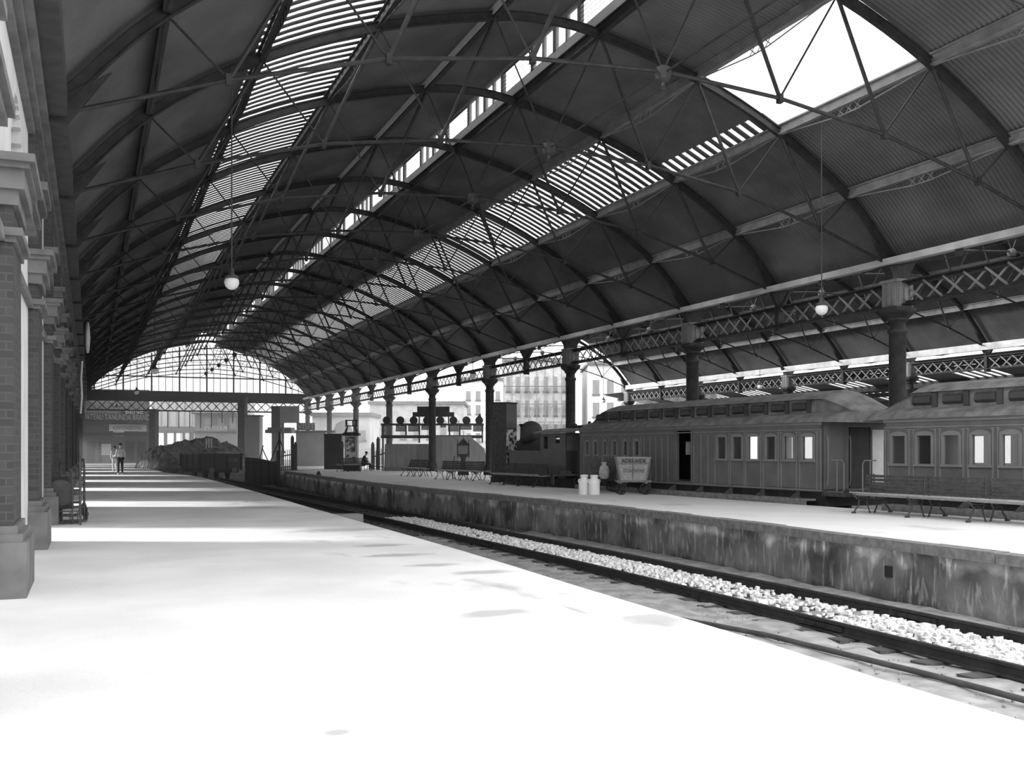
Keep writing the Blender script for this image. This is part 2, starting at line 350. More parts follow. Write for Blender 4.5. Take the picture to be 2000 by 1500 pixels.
# ------------------------------------------------------------------ ground, platforms, walls
g = MB(); g.add([(-60,-20,-1.3),(140,-20,-1.3),(140,260,-1.3),(-60,260,-1.3)], [(0,1,2,3)])
g.build('floor', M['dirt'], kind='structure')
PL = [(4.72,-6),(4.75,5.2),(4.82,6.5),(4.85,8),(4.9,10),(4.98,12),(5.03,14),(5.07,17),(5.1,20),(5.15,26),(5.3,36),(5.32,43),(5.35,54),(5.1,60),(4.3,67),(4.0,80),(4.0,113)]
mb = MB(); poly = [(-9.0,-6)] + [p for p in PL] + [(-9.0,113)]
mb.prism(poly, -1.25, 0, 'z'); mb.build('floor', M['pave_left'], kind='structure')
CO = [(12.0,-6),(12.05,10.8),(12.2,15),(12.35,17.5),(12.45,21),(12.45,24),(12.3,28),(12.05,32),(11.7,37),(11.45,42),(11.45,50),(11.7,60),(11.9,68)]
TO, TD, TN_ = Vector((18.0,21.8,0)), Vector((-.0622,.9981,0)), Vector((.9981,.0622,0))
def tedge(Y, off=-.45): return (18.0 + off - .0623*(Y-21.8), Y)
far = [(24,100),(24,46),tedge(45)[0:2],tedge(20),tedge(0),tedge(-6)]
mb = MB(); mb.prism([(x+.25,y) for x,y in CO] + [(13.4,68.5),(13.4,100)] + far, -1.25, 0, 'z'); mb.build('floor', M['pave_right'], kind='structure')
# sand along the left of the track and sooty soil further on
def zone(name, mt, xs, z, kind='structure'):
    b = MB(); n = len(xs); random.seed(3)
    rows = []
    for (y, x0, x1) in xs:
        m_ = 24; rows.append([(x0+(x1-x0)*i/m_, y, z + (random.uniform(-.03,.03) if 0 < i < m_ else 0)) for i in range(m_+1)])
    v = [p for r_ in rows for p in r_]
    b.add(v, [(i*25+j, i*25+j+1, (i+1)*25+j+1, (i+1)*25+j) for i in range(n-1) for j in range(24)])
    return b.build(name, mt, smooth=True, kind=kind)
zone('floor', M['sand'], [(y*.35, 4.0, 12.6) for y in range(-10, 81)], -1.005)
zone('floor', M['dirt'], [(28.0+y*1.0, 4.0, 12.6) for y in range(0, 81)], -1.02)
# retaining wall and coping
mb = MB(); cp = MB()
for i in range(len(CO)-1):
    (x0,y0),(x1,y1) = CO[i], CO[i+1]
    mb.hexa([(x0+.05,y0,-1.28),(x0+.4,y0,-1.28),(x0+.4,y0,-.15),(x0+.05,y0,-.15),(x1+.05,y1,-1.28),(x1+.4,y1,-1.28),(x1+.4,y1,-.15),(x1+.05,y1,-.15)])
    L_ = math.hypot(x1-x0, y1-y0); n = max(1, int(L_/1.15))
    for j in range(n):
        a, b = j/n + .008/ (L_/n) / n, (j+1)/n - .008/(L_/n)/n
        xa, ya, xb, yb = x0+(x1-x0)*a, y0+(y1-y0)*a, x0+(x1-x0)*b, y0+(y1-y0)*b
        dz = random.uniform(-.012, .004)
        cp.hexa([(xa-.04,ya,-.16),(xa+.3,ya,-.16),(xa+.3,ya,.004+dz),(xa-.04,ya,.004+dz),(xb-.04,yb,-.16),(xb+.3,yb,-.16),(xb+.3,yb,.004+dz),(xb-.04,yb,.004+dz)])
mb.box(11.6, 13.8, 68.0, 68.4, -1.28, -.05)
wr = mb.build('wall_right', M['plaster'], kind='structure'); cp.build('trim_4', M['wood_mid'], kind='structure')
h_ = MB().box(12.15, 12.3, 13.0, 13.16, -.62, -.44).build('drain_hole', M['black'], wr)
# left station wall
WX = -.87
wl = empty('wall_left'); wl['kind'] = 'structure'
wb = MB(); tr = MB(); dk = MB()
def wall_hole(y0, y1, holes, ztop=6.5):
    """wall slices with arched openings (centre, half width, sill, spring)"""
    ys = [y0, y1]
    for (c, hw, s0, sp) in holes:
        n = 12
        ys += [c-hw + 2*hw*i/n for i in range(n+1)]
    ys = sorted(set(round(y,4) for y in ys))
    for a, b in zip(ys[:-1], ys[1:]):
        mid = (a+b)/2; cuts = []
        for (c, hw, s0, sp) in holes:
            if abs(mid-c) < hw: cuts.append((s0, sp + math.sqrt(max(0, hw*hw-(mid-c)**2))))
        cuts.sort(); z = -.1
        for (c0, c1) in cuts:
            if c0 > z: wb.box(WX-.55, WX, a, b, z, c0)
            z = c1
        wb.box(WX-.55, WX, a, b, z, ztop)
for k in range(-4, 18):
    y0, y1 = YK(k), YK(k+1)
    holes = [(y0+2.64, 1.1, 4.75, 4.85)]
    if k >= 0 and k % 2 == 0: holes.append((y0+2.75, 1.6, 0, 2.1))
    wall_hole(y0, y1, holes)
wb.box(WX-.55, WX, -10, YK(-4), -.1, 6.5)
wb.build('wall_surface', M['wallstone'], wl)
# rooms behind the upper arches stay dark: a lining behind them
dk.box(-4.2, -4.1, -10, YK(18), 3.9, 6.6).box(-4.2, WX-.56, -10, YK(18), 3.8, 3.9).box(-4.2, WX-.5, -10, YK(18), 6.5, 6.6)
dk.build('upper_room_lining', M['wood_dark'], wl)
tr.box(WX-.05, -.78, -10, YK(18), 6.18, 6.30).box(WX-.05, -.70, -10, YK(18), 6.30, 6.42).box(WX-.05, -.60, -10, YK(18), 6.42, 6.54)
tr.box(WX-.02, -.80, -10, YK(18), 3.58, 3.70)
tr.build('cornice_moulding', M['stone'], wl)
MB().box(-.9, -.34, -10, YK(18), 6.56, 6.98).build('gutter_beam', M['iron_dark'], wl)
for k in range(-3, 18):
    a, b = YK(k)-.3, YK(k)+.95
    s_ = MB(); s_.box(WX-.02, -.73, a, b, 0, 6.2 if k > -1 else 4.44); pl = s_.build('pilaster', M['brick'], wl)
    c_ = MB()
    for (z0, z1, x, e) in [q for q in ((3.58,3.64,-.70,.03),(3.64,3.72,-.64,.08),(3.95,4.10,-.68,.06),(4.10,4.30,-.62,.12),(4.30,4.36,-.57,.17),(4.36,4.44,-.52,.22),(5.20,5.34,-.66,.06),(5.34,5.46,-.60,.12)) if k > -1 or q[0] < 5]:
        c_.box(WX-.01, x, a-e, b+e, z0, z1)
    c_.build('capital', M['stone'], pl)
    q_ = MB(); q_.box(WX-.01, -.60, a-.14, b+.14, 0, .56).box(WX-.01, -.64, a-.09, b+.09, .56, .64).box(WX-.01, -.69, a-.04, b+.04, .64, .72)
    q_.build('plinth', M['stone'], pl)
# window hoods between the pilasters
for k in range(-3, 17):
    c = YK(k)+2.64+.3; hd = MB(); hd.box(WX-.01, -.72, c-1.5, c+1.2, 4.50, 4.60).box(WX-.01, -.66, c-1.55, c+1.25, 4.60, 4.70); hd.build('sill', M['stone'], wl)
# ------------------------------------------------------------------ columns, girders
def column(x, y, label, group):
    e = empty('iron_column', (x, y, 0), 0, label, 'column', group)
    MB().lathe([(.36,0),(.36,.25),(.30,.32),(.30,.5),(.235,.6),(.235,4.72),(.27,4.75),(.27,4.85),(.22,4.88),(.215,5.08)], n=20).build('shaft', M['iron'], e, True)
    MB().lathe([(.225,5.05),(.30,5.12),(.30,5.16),(.46,5.30),(.50,5.36),(.50,5.46)], n=8).build('capital', M['iron'], e)
    b = MB(); b.box(-.29,.29,-.29,.29,5.46,6.22)
    for sx_ in (-1,1):
        for o in (-.2, 0, .2): b.box(o-.05, o+.05, sx_*.29, sx_*.33, 5.5, 6.15); b.box(sx_*.29, sx_*.33, o-.05, o+.05, 5.5, 6.15)
    b.box(-.34,.34,-.34,.34,6.16,6.24); b.build('entablature_box', M['iron_light'], e)
    c = MB(); c.prism([(-.30,6.24),(.30,6.24),(.30,6.4),(.52,6.72),(-.52,6.72),(-.30,6.4)], -.14, .14); c.build('rafter_shoe', M['iron'], e)
    return e
def move(o, x, y, label=None):
    o.location = (x, y, 0)
    if label: o['label'] = label
    return o
c0 = column(XR, YK(-1), 'fluted-box iron column beside the train, nearest of the main row', 'iron columns beside the train')
for i, k in enumerate(range(1, 18, 2)):
    c = copy_tree(c0); move(c, XR, YK(k), 'dark iron column behind the train, %s in view along the main row' % ORD[i])
for i, k in enumerate(range(-1, 12, 2)):
    c = copy_tree(c0); c['group'] = 'iron columns of the farther shed'; move(c, 41.8, YK(k), 'iron column under the farther shed girder, %s of that far row' % ORD[i])
def girder(label):
    e = empty('lattice_girder', (0,0,0), 0, label, 'girder', 'lattice girders')
    L_ = 2*S
    MB().box(-.16,.16,.3,L_-.3,6.14,6.18).box(-.03,.03,.3,L_-.3,6.04,6.14).build('top_chord', M['iron'], e)
    MB().box(-.16,.16,.3,L_-.3,5.50,5.54).box(-.03,.03,.3,L_-.3,5.54,5.62).build('bottom_chord', M['iron'], e)
    b = MB(); n = 7
    for hb in (0, 1):
        y0, y1 = hb*S + (.3 if hb == 0 else .12), (hb+1)*S - (.12 if hb == 0 else .3); w_ = (y1-y0)/n
        for j in range(n):
            b.bar((-.05,y0+j*w_,5.58),(-.05,y0+(j+1)*w_,6.10),.012,.05, up=(1,0,0)) if False else None
            for sg, x in ((1,-.045),(-1,.045)):
                za, zb = (5.56, 6.12) if sg == 1 else (6.12, 5.56)
                d = Vector((0,w_,zb-za)).normalized(); nrm = Vector((0,-d.z,d.y))*.028
                p0, p1 = Vector((x,y0+j*w_,za)), Vector((x,y0+(j+1)*w_,zb)); ox = Vector((.012,0,0))
                b.hexa([p0-nrm-ox,p0+nrm-ox,p0+nrm+ox,p0-nrm+ox,p1-nrm-ox,p1+nrm-ox,p1+nrm+ox,p1-nrm+ox])
    b.build('lattice', M['iron_light'], e)
    p_ = MB(); p_.box(-.14,.14,S-.09,S+.09,5.38,6.5); p_.prism([(-.14,6.2),(.14,6.2),(.42,6.7),(-.42,6.7)], S-.08, S+.08)
    p_.path([(0,S+.09,6.0),(0,S+.16,6.3),(0,S+.42,6.62)], .035, 6).path([(0,S-.09,6.0),(0,S-.16,6.3),(0,S-.42,6.62)], .035, 6)
    p_.build('middle_post', M['iron'], e)
    return e
g0 = girder('x'); g0.location = (XR, YK(-1), 0); g0['label'] = 'iron lattice girder at the right edge of the photo, nearest of the main row'
for i, k in enumerate(range(1, 17, 2)):
    c = copy_tree(g0); c.location = (XR, YK(k), 0); c['label'] = 'iron lattice girder spanning two main columns, %s full span in view' % ORD[i]
for i, k in enumerate(range(-1, 10, 2)):
    c = copy_tree(g0); c.location = (41.8, YK(k), 0); c['label'] = 'pale lattice girder under the farther shed roof, %s of that row' % ORD[i]; c['group'] = 'lattice girders of the farther shed'
# eaves beams under the roof edge above each girder line
def eaves(x, y1, lab):
    e = empty('eaves_beam', (x, Y0R, 0), 0, lab, 'beam'); L_ = y1-Y0R
    MB().box(-.12,.12,0,L_,6.62 if x < 30 else 6.46,6.80).build('beam', M['eaves'], e)
    b = MB(); 
    n = int(L_/S)
    for i in range(n):
        y = YK(-1)-Y0R + i*S
        b.path([(0,y,6.62),(0,y+S/2,6.42),(0,y+S,6.62)], .018, 5); b.box(-.03,.03,y+S/2-.12,y+S/2+.12,6.42,6.62)
    b.build('tie_rods', M['iron'], e)
eaves(20.55, Y1R, 'light eaves beam running along the main roof edge above the columns')
eaves(41.5, Y1R2, 'eaves beam along the outer edge of the farther shed roof')
# ------------------------------------------------------------------ trusses
def truss():
    e = empty('roof_truss', (0,0,0), 0, 'x', 'roof truss', 'arched roof trusses of the main shed')
    r_ = MB(); t_ = MB()
    for i in range(len(ARCS)-1):
        a, b = ARCS[i], ARCS[i+1]; na, nb = arcn(i), arcn(i+1)
        for (w_, lo, hi) in ((.02, -.05, .13), (.12, -.065, -.05), (.12, .13, .145)):
            A0, A1, B0, B1 = a+na*lo, a+na*hi, b+nb*lo, b+nb*hi
            r_.hexa([(A0.x,-w_/2,A0.y),(A0.x,w_/2,A0.y),(A1.x,w_/2,A1.y),(A1.x,-w_/2,A1.y),(B0.x,-w_/2,B0.y),(B0.x,w_/2,B0.y),(B1.x,w_/2,B1.y),(B1.x,-w_/2,B1.y)])
    r_.build('rafter', M['iron'], e)
    for i in range(8): t_.tube((BN[i][0],0,BN[i][1]), (BN[i+1][0],0,BN[i+1][1]), .04, 6)
    for i in range(1,8): t_.box(BN[i][0]-.05, BN[i][0]+.05, -.06, .06, BN[i][1]-.1, BN[i][1]+.08)
    t_.build('tie_chord', M['iron'], e)
    for i in range(1, 8):
        p = BN[i]; inner, outer = (TN[i], TN[i-1]) if i < 4 else (TN[i-1], TN[i])
        for q, r__ in ((inner, .045 if i != 4 else .022), (outer, .022)):
            m_ = MB(); m_.tube((p[0],0,p[1]), (q[0],0,q[1]), r__, 6); m_.build('strut' if r__ > .03 else 'tension_rod', M['iron'], e)
    b = MB(); b.lathe([(.02,8.42),(.07,8.46),(.03,8.50),(.03,8.56),(.14,8.62),(.17,8.72),(.16,8.84),(.06,8.90)], n=8); b.build('boss', M['iron_dark'], e)
    for sg in (-1, 1): MB().prism([(sg*10.81,6.5),(sg*10.5,6.5),(sg*9.9,7.35),(sg*10.81,6.75)], -.05, .05).build('gusset', M['iron'], e)
    return e
T0 = truss(); T0.location = (XC, YK(-1), 0); T0['label'] = 'arched iron roof truss of the main shed, nearest of all, cut by the top edge'
for i, k in enumerate(range(0, 17)):
    c = copy_tree(T0); c.location = (XC, YK(k), 0); c['label'] = 'arched roof truss, main shed, %s beyond the one cut off above' % ORD[i]
for i, k in enumerate(range(-1, 12)):
    c = copy_tree(T0); c.location = (X2C, YK(k), 0); c.scale = (SX2, 1, 1); c['group'] = 'roof trusses of the farther shed'
    c['label'] = 'arched iron truss of the farther shed beyond the columns, %s of that set' % ORD[i]
# purlins
def purlin(x, z, y1, lab, mt, deep=.26, tie=True, n_=None):
    e = empty('purlin', (x, Y0R, z), 0, lab, 'purlin'); L_ = y1-Y0R
    b = MB().box(-.07,.07,0,L_,-.02,.02).box(-.02,.02,0,L_,.02,deep-.04).box(-.07,.07,0,L_,deep-.04,deep); b.build('beam', mt, e)
    if tie:
        t_ = MB(); n = int(L_/S)
        for i in range(n):
            y = YK(-1)-Y0R+i*S
            t_.path([(0,y+.3,-.03),(0,y+S/2-.3,-.22),(0,y+S/2+.3,-.22),(0,y+S-.3,-.03)], .018, 5)
            for o in (-.3, 0, .3):
                t_.path([(0,y+S/2+o-.1,-.21),(0,y+S/2+o,-.12),(0,y+S/2+o+.1,-.03)], .014, 4); t_.path([(0,y+S/2+o+.1,-.21),(0,y+S/2+o,-.12),(0,y+S/2+o-.1,-.03)], .014, 4)
        t_.build('trussing_rods', mt, e)
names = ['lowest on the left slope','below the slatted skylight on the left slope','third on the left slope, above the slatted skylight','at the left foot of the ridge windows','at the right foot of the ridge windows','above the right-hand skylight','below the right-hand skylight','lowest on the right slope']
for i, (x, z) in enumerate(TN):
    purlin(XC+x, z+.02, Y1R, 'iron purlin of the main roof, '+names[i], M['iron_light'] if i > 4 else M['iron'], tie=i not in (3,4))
for i, (x, z) in enumerate(TN):
    purlin(X2C+x*SX2, z+.02, Y1R2, 'long purlin of the farther shed roof, %s from the main columns' % ['first','second','third','fourth','fifth','sixth','seventh','eighth'][i], M['iron_light'], tie=False)
tag(MB().tube((XC,YK(-1),8.74),(XC,Y1R,8.74),.022,6).build('longitudinal_rod', M['iron']), 'thin iron rod linking the hanging bosses of the trusses', 'rod')
# ------------------------------------------------------------------ far gable
gz = MB(); gp = MB(); th_ = MB(); YG = Y1R
for i in range(len(ARCS)-1):
    a, b = ARCS[i], ARCS[i+1]
    A, B = a + arcn(i)*.3, b + arcn(i+1)*.3
    if max(A.y, B.y) > 7.2: gp.add([(XC+A.x,YG,7.2),(XC+A.x,YG,max(A.y,7.2)),(XC+B.x,YG,max(B.y,7.2)),(XC+B.x,YG,7.2)], [(0,1,2,3)])
x = -10.6; j = 0
def arcz(x):
    for i in range(len(ARCS)-1):
        if ARCS[i].x <= x <= ARCS[i+1].x:
            f = (x-ARCS[i].x)/(ARCS[i+1].x-ARCS[i].x); return ARCS[i].y+(ARCS[i+1].y-ARCS[i].y)*f
    return 6.6
while x < 10.6:
    w_ = .07 if j % 4 == 1 else .022
    if arcz(x) > 7.3: gz.box(XC+x-w_, XC+x+w_, YG-.06, YG+.02, 7.1, arcz(x)+.2)
    x += .66; j += 1
gz.box(XC-9.2, XC+9.2, YG-.05, YG+.01, 8.62, 8.74)
for rr_, zz in ((.98,0),(.93,0),(.86,0)):
    pts = [(XC+q.x*rr_, YG+.05, q.y*rr_+ .1) for q in ARCS if q.y*rr_ > 8.9]
    gz.path(pts, .02, 4)
gz.build('trim_5', M['iron'], kind='structure'); gp.build('window_4', M['glass'], kind='structure')
ge = empty('gable_girder', (0, YG, 0), 0, 'long girder across the far gable below its arched window', 'girder')
b = MB(); b.box(-.4,21.2,-.15,.15,6.35,7.25); b.build('plate_beam', M['iron'], ge)
b = MB(); b.box(-.4,21.2,-.06,.06,5.22,5.36).box(-.4,21.2,-.06,.06,6.2,6.34)
for j in range(12):
    x0 = -.4+j*1.8; b.bar((x0,0,5.3),(x0+.9,0,6.25),.07,.09); b.bar((x0+.9,0,6.25),(x0+1.8,0,5.3),.07,.09); b.bar((x0,.05,6.25),(x0+.9,.05,5.3),.05,.07); b.bar((x0+.9,.05,5.3),(x0+1.8,.05,6.25),.05,.07)
b.build('lattice', M['iron'], ge)
for j in range(9): MB().tube((6.0+j*1.05,0,5.22),(6.0+j*1.05,0,3.6 if j < 6 else 4.1),.05,5).build('hanger', M['iron'], ge)
# ------------------------------------------------------------------ pendant lamps
def lamp(label, rod=4.5):
    e = empty('pendant_lamp', (0,0,0), 0, label, 'lamp', 'pendant lamps hanging from the roofs')
    MB().tube((0,0,0.12),(0,0,rod),.016,6).build('rod', M['iron_dark'], e)
    MB().lathe([(.02,.22),(.05,.20),(.06,.10),(.13,.06),(.15,.02),(.13,0)], n=14).build('cap', M['iron_dark'], e, True)
    MB().lathe([(.12,.01),(.15,-.03),(.16,-.09),(.13,-.17),(.07,-.22),(.02,-.235)], n=16).build('globe', M['opal'], e, True)
    return e
L0 = lamp('white glass globe lamp on a long rod over the left platform, nearest'); L0.location = (2.76,22.23,5.12)
L1 = lamp('bright globe lamp hanging in front of the nearest right girder', 4.85); L1.location = (17.0,20.6,5.1)
for (x, y, z, lb) in ((2.65,48.6,5.1,'globe lamp on a long rod, second over the left platform'),(2.6,67.3,5.1,'globe lamp on a long rod, third over the left platform'),(2.0,93,5.1,'small globe lamp farthest down the left platform'),
                      (17.0,45.9,5.1,'globe lamp hanging over the right platform, second from the right'),(17.0,65.5,5.1,'globe lamp hanging over the right platform, third from the right'),(17.0,85.5,5.1,'globe lamp hanging over the right platform, farthest away'),
                      (37.96,72.3,5.4,'dark lamp hanging in the open end of the farther shed'),(37.96,51.7,5.4,'lamp hanging over the carriage roof in the farther shed')):
    c = copy_tree(L0 if x < 10 else L1); c.location = (x, y, z); c['label'] = lb
# ------------------------------------------------------------------ track
def trackx(Y): 
    pts = [(-6,9.95),(8,10.02),(14,10.1),(20,10.14),(26,10.0),(32,9.95),(40,9.75),(55,9.3),(78,8.8),(106,8.4)]
    for (a, xa), (b, xb) in zip(pts[:-1], pts[1:]):
        if a <= Y <= b: return xa+(xb-xa)*(Y-a)/(b-a)
    return pts[-1][1]
railprof = [(-.065,-.98),(.065,-.98),(.065,-.965),(.012,-.95),(.012,-.87),(.035,-.86),(.035,-.825),(-.035,-.825),(-.035,-.86),(-.012,-.87),(-.012,-.95),(-.065,-.965)]
for sg, lb in ((-1,'near dark steel rail of the empty track'),(1,'far dark steel rail beside the stained platform wall')):
    b = MB(); ys = [-6+2*i for i in range(56)]; n = len(railprof); v = [(trackx(y)+sg*.82+px_, y, pz) for y in ys for px_, pz in railprof]
    f = [(i*n+j, i*n+(j+1) % n, (i+1)*n+(j+1) % n, (i+1)*n+j) for i in range(len(ys)-1) for j in range(n)]
    b.add(v, f + [tuple(range(n))]); rl = tag(b.build('rail', M['steel']), lb, 'rail')
    for yj in (11.2, 24, 37): 
        fb = MB()
        fb.box(trackx(yj)+sg*.82-.05, trackx(yj)+sg*.82+.05, yj-.45, yj+.45, -.945, -.875)
        for q in range(4): fb.box(trackx(yj)+sg*.82-.075, trackx(yj)+sg*.82+.075, yj-.36+q*.22, yj-.32+q*.22, -.925, -.895)
        fb.build('fishplate', M['steel'], rl)
b = MB(); b.box(-1.16,1.16,-.12,.12,-1.12,-.985); s0 = tag(b.build('sleeper', M['sleeper']), 'dark timber sleeper half buried under the rails', 'sleeper', 'sleepers of the empty track')
s0.location = (trackx(3),3,0)
for i in range(1, 96):
    y = 3+i*.76; c = s0.copy(); COL.objects.link(c); c.location = (trackx(y)+random.uniform(-.06,.06), y, 0); c.rotation_euler = (0,0,random.uniform(-.02,.02))
# ballast stones
b = MB(); random.seed(11)
def stone_at(b, x, y, z, r):
    v = []; 
    for k in range(8):
        sx_, sy_, sz_ = (k & 1)*2-1, (k >> 1 & 1)*2-1, (k >> 2 & 1)*2-1
        v.append((x+sx_*r*random.uniform(.45,1), y+sy_*r*random.uniform(.45,1), z+sz_*r*random.uniform(.35,.8)))
    b.add(v, [(0,1,3,2),(4,6,7,5),(0,4,5,1),(2,3,7,6),(0,2,6,4),(1,5,7,3)])
for i in range(10500):
    y = 5.5+random.random()**1.0*29; x = trackx(y)+random.uniform(-.70,.70)
    dens = .35+.65*(math.sin(y*1.9+.7)*math.sin(y*.63)+1)/2
    if 11.5 < y < 15.5: dens *= .45
    if random.random() > dens or (abs(math.sin(y*2.3+x*3.1)) < .16): continue
    hz_ = .06*(1-abs(x-trackx(y))/.75)
    stone_at(b, x, y, -1.0+random.uniform(0, .06)+hz_, random.uniform(.02,.055))
tag(b.build('ballast', M['ballast']), 'heaped white ballast stones between the two rails', 'ballast', kind='stuff')
b = MB(); random.seed(5)
for i in range(2200):
    y = 6+random.random()*24; x = trackx(y)+random.choice((random.uniform(.95,1.9), random.uniform(-2.8,-.95)))
    stone_at(b, x, y, -1.01, random.uniform(.008,.025))
tag(b.build('gravel', M['sand']), 'fine loose gravel scattered beside the rails', 'gravel', kind='stuff')
b = MB(); pts = [(7.35,13.8,-1.02),(7.6,13.2,-.97),(7.75,12.7,-.95),(8.0,11.85,-.95),(8.2,11,-.95),(8.3,9.6,-.95),(8.38,8.5,-.95),(8.4,7.5,-.95),(8.42,5,-.95),(8.45,0,-.95)]
tag(b.path([(Vector(p)) for p in pts], .035, 8).build('water_pipe', M['iron_dark'], smooth=True), 'thin dark pipe lying along the sand below the left platform', 'pipe')
for i, (u, v, s_) in enumerate(((1495,1178,.13),(1598,1208,.08),(1540,1195,.1))):
    k = (-.93-EYE)/((HZ-v)/F_PX); a = (u-1000)/F_PX; X = (a*CT+ST)*k; Y = (CT-a*ST)*k
    bb = MB(); bb.prism([(-s_,0),(s_*.7,-s_*.2),(s_,s_*.8),(0,s_),(-s_*.9,s_*.5)], 0, s_*.9, 'z'); o = bb.build('stone_block', M['white']); o.location = (X, Y, -1.0)
    tag(o, ['large white block lying among the ballast','smaller white chunk near the rail joint','white chunk between the other two loose blocks'][i], 'stone')
tag(MB().box(7.5,8.5,33.6,34.3,-1.02,-.72).build('concrete_slab', M['greyl']), 'pale slab lying below the left platform edge', 'slab')
# ------------------------------------------------------------------ train   (local: x into the carriage, y away from the camera, z up)
TRZ = math.atan2(.0622, .9981); W_ = 2.75
def carriage(name, label, a0, a1, openings, beads, roofname='roof', hood0=True, hood1=False, win_top=1.88):
    """openings: (ya, yb, z0, z1, kind)"""
    e = empty(name, (18.0, 21.8, 0), TRZ, label, 'railway carriage')
    ZB, ZE = .36, 2.24
    sides = MB(); ops = sorted(openings)
    for x0, x1 in ((0, .07), (W_-.07, W_)):
        y = a0
        for (ya, yb, z0, z1, kd) in ops:
            sides.box(x0, x1, y, ya, ZB, ZE); sides.box(x0, x1, ya, yb, ZB, z0); sides.box(x0, x1, ya, yb, z1, ZE); y = yb
        sides.box(x0, x1, y, a1, ZB, ZE)
    sides.box(0, W_, a0, a1, ZB-.02, ZB+.06)
    for ya, yb in ((a0, a0+.06), (a1-.06, a1)):
        sides.box(0, .95, ya, yb, ZB, ZE).box(1.75, W_, ya, yb, ZB, ZE).box(.95, 1.75, ya, yb, 2.08, ZE)
    sides.build('body', M['body'], e)
    bd = MB(); bd.box(-.03, .01, a0, a1, 2.14, 2.24).box(-.02, .01, a0, a1, 2.00, 2.03).box(-.02,.01,a0,a1,ZB,ZB+.04)
    for y in beads: bd.box(-.016, .01, y-.016, y+.016, ZB, 1.98)
    bb = sorted(beads)
    for y0, y1 in zip(bb[:-1], bb[1:]):
        if y1-y0 < 1.2 and not any(o_[4] == 'door' and o_[0] < (y0+y1)/2 < o_[1] for o_ in ops):
            m_, h_w = (y0+y1)/2, (y1-y0)/2
            bd.path([(-.008, m_+h_w*math.cos(t_), 1.90+min(.09,h_w)*math.sin(t_)) for t_ in [math.pi*q/6 for q in range(7)]], .012, 4)
    bd.build('beading', M['bead'], e)
    for (ya, yb, z0, z1, kd) in ops:
        if kd == 'win':
            f = MB()
            f.box(-.035,.075,ya-.03,ya+.03,z0-.03,z1+.02).box(-.035,.075,yb-.03,yb+.03,z0-.03,z1+.02).box(-.05,.075,ya-.06,yb+.06,z0-.06,z0).box(-.035,.075,ya,yb,z1-.01,z1+.05)
            for s_ in range(5): 
                yy0, yy1 = ya+(yb-ya)*s_/5, ya+(yb-ya)*(s_+1)/5; hgt = lambda q: .05*math.sin(math.pi*(q-ya)/(yb-ya))
                f.prism([(yy0,z1+.04),(yy1,z1+.04),(yy1,z1+.05+hgt(yy1)),(yy0,z1+.05+hgt(yy0))], -.03, .01, 'x')
            fo = f.build('window', M['bead'], e)
            MB().box(.02,.03,ya+.03,yb-.03,z0,z1).build('pane', M['glass'], fo); MB().box(W_-.05,W_-.04,ya+.03,yb-.03,z0,z1).build('pane', M['glass'], fo)
        if kd == 'door':
            d_ = MB(); d_.box(.08,.12,yb,yb+(yb-ya)*.96,z0+.02,z1-.02); d_.box(-.05,.02,yb-.03,yb+.03,z0,z1).box(-.05,.02,ya-.03,ya+.03,z0,z1); do = d_.build('door', M['body'], e)
            MB().tube((-.05,yb-.08,1.1),(-.05,yb-.08,1.5),.012,6).build('door_handle', M['bead'], do)
    # roof: lower deck, clerestory, end hoods
    def prof(c):       # half section at clerestory factor c (1 = full)
        hw = W_/2+.10; cw = .82
        P = [(-hw,2.22),(-hw+.12,2.33),(-hw+.34,2.44),(-cw,2.50+.02*(1-c))]
        P += [(-cw,2.50+.36*c),(-cw-.12*c,2.50+.37*c),(-cw*.75,2.52+.50*c),(-cw*.35,2.55+.56*c),(0,2.56+.58*c)]
        return P + [(-x,z) for x,z in P[-2::-1]]
    st = []
    ho = 1.35
    ya_, yb_ = a0-(.75 if hood0 else .25), a1+(.75 if hood1 else .25)
    if True:
        for t_ in (0,.1,.25,.45,.65,.85,1): st.append((ya_+t_*ho, (3*t_*t_-2*t_**3) , 1-.10*(1-t_)**2))
        for t_ in (1,.85,.65,.45,.25,.1,0): st.append((yb_-t_*ho, (3*t_*t_-2*t_**3), 1-.10*(1-t_)**2))
    v = []; n = len(prof(1))
    for (y, c, wf) in st:
        for (x, z) in prof(c): v.append((W_/2 + x*wf, y, z-.06*(1-wf)*5))
    m_ = len(st); f = [(i*n+j, i*n+j+1, (i+1)*n+j+1, (i+1)*n+j) for i in range(m_-1) for j in range(n-1)]
    f += [tuple(range(n)), tuple((m_-1)*n+j for j in range(n-1,-1,-1))] + [(i*n, (i+1)*n, (i+1)*n+n-1, i*n+n-1) for i in range(m_-1)]
    MB().add(v, f).build('roof', M['croof'], e)
    for sx_, x in ((-1, W_/2-.82), (1, W_/2+.82)):
        cl = MB(); y = a0+1.0
        while y < a1-1.0:
            cl.box(min(x, x+sx_*.05), max(x, x+sx_*.05), y, y+.14, 2.50, 2.85)
            cl.prism([(x+sx_*.02,2.56),(x+sx_*.08,2.62),(x+sx_*.08,2.74),(x+sx_*.02,2.80)], y+.18, y+.72)
            y += .9
        cl.build('clerestory_vents', M['cdark'], e)
    # under-frame, steps, handrails
    u = MB(); u.box(.12, W_-.12, a0, a1, -.05, ZB); u.build('underframe', M['black'], e)
    st_ = MB(); st_.box(-.34, .02, a0+.25, a1-.25, .10, .15); st_.box(-.34,-.31,a0+.25,a1-.25,-.03,.10); st_.build('footboard', M['wood_mid'], e)
    y = a0+.9
    while y < a1-.3: MB().prism([(.02,ZB),(.02,.15),(-.32,.15)], y-.03, y+.03).build('step_bracket', M['wood_dark'], e); y += 1.45
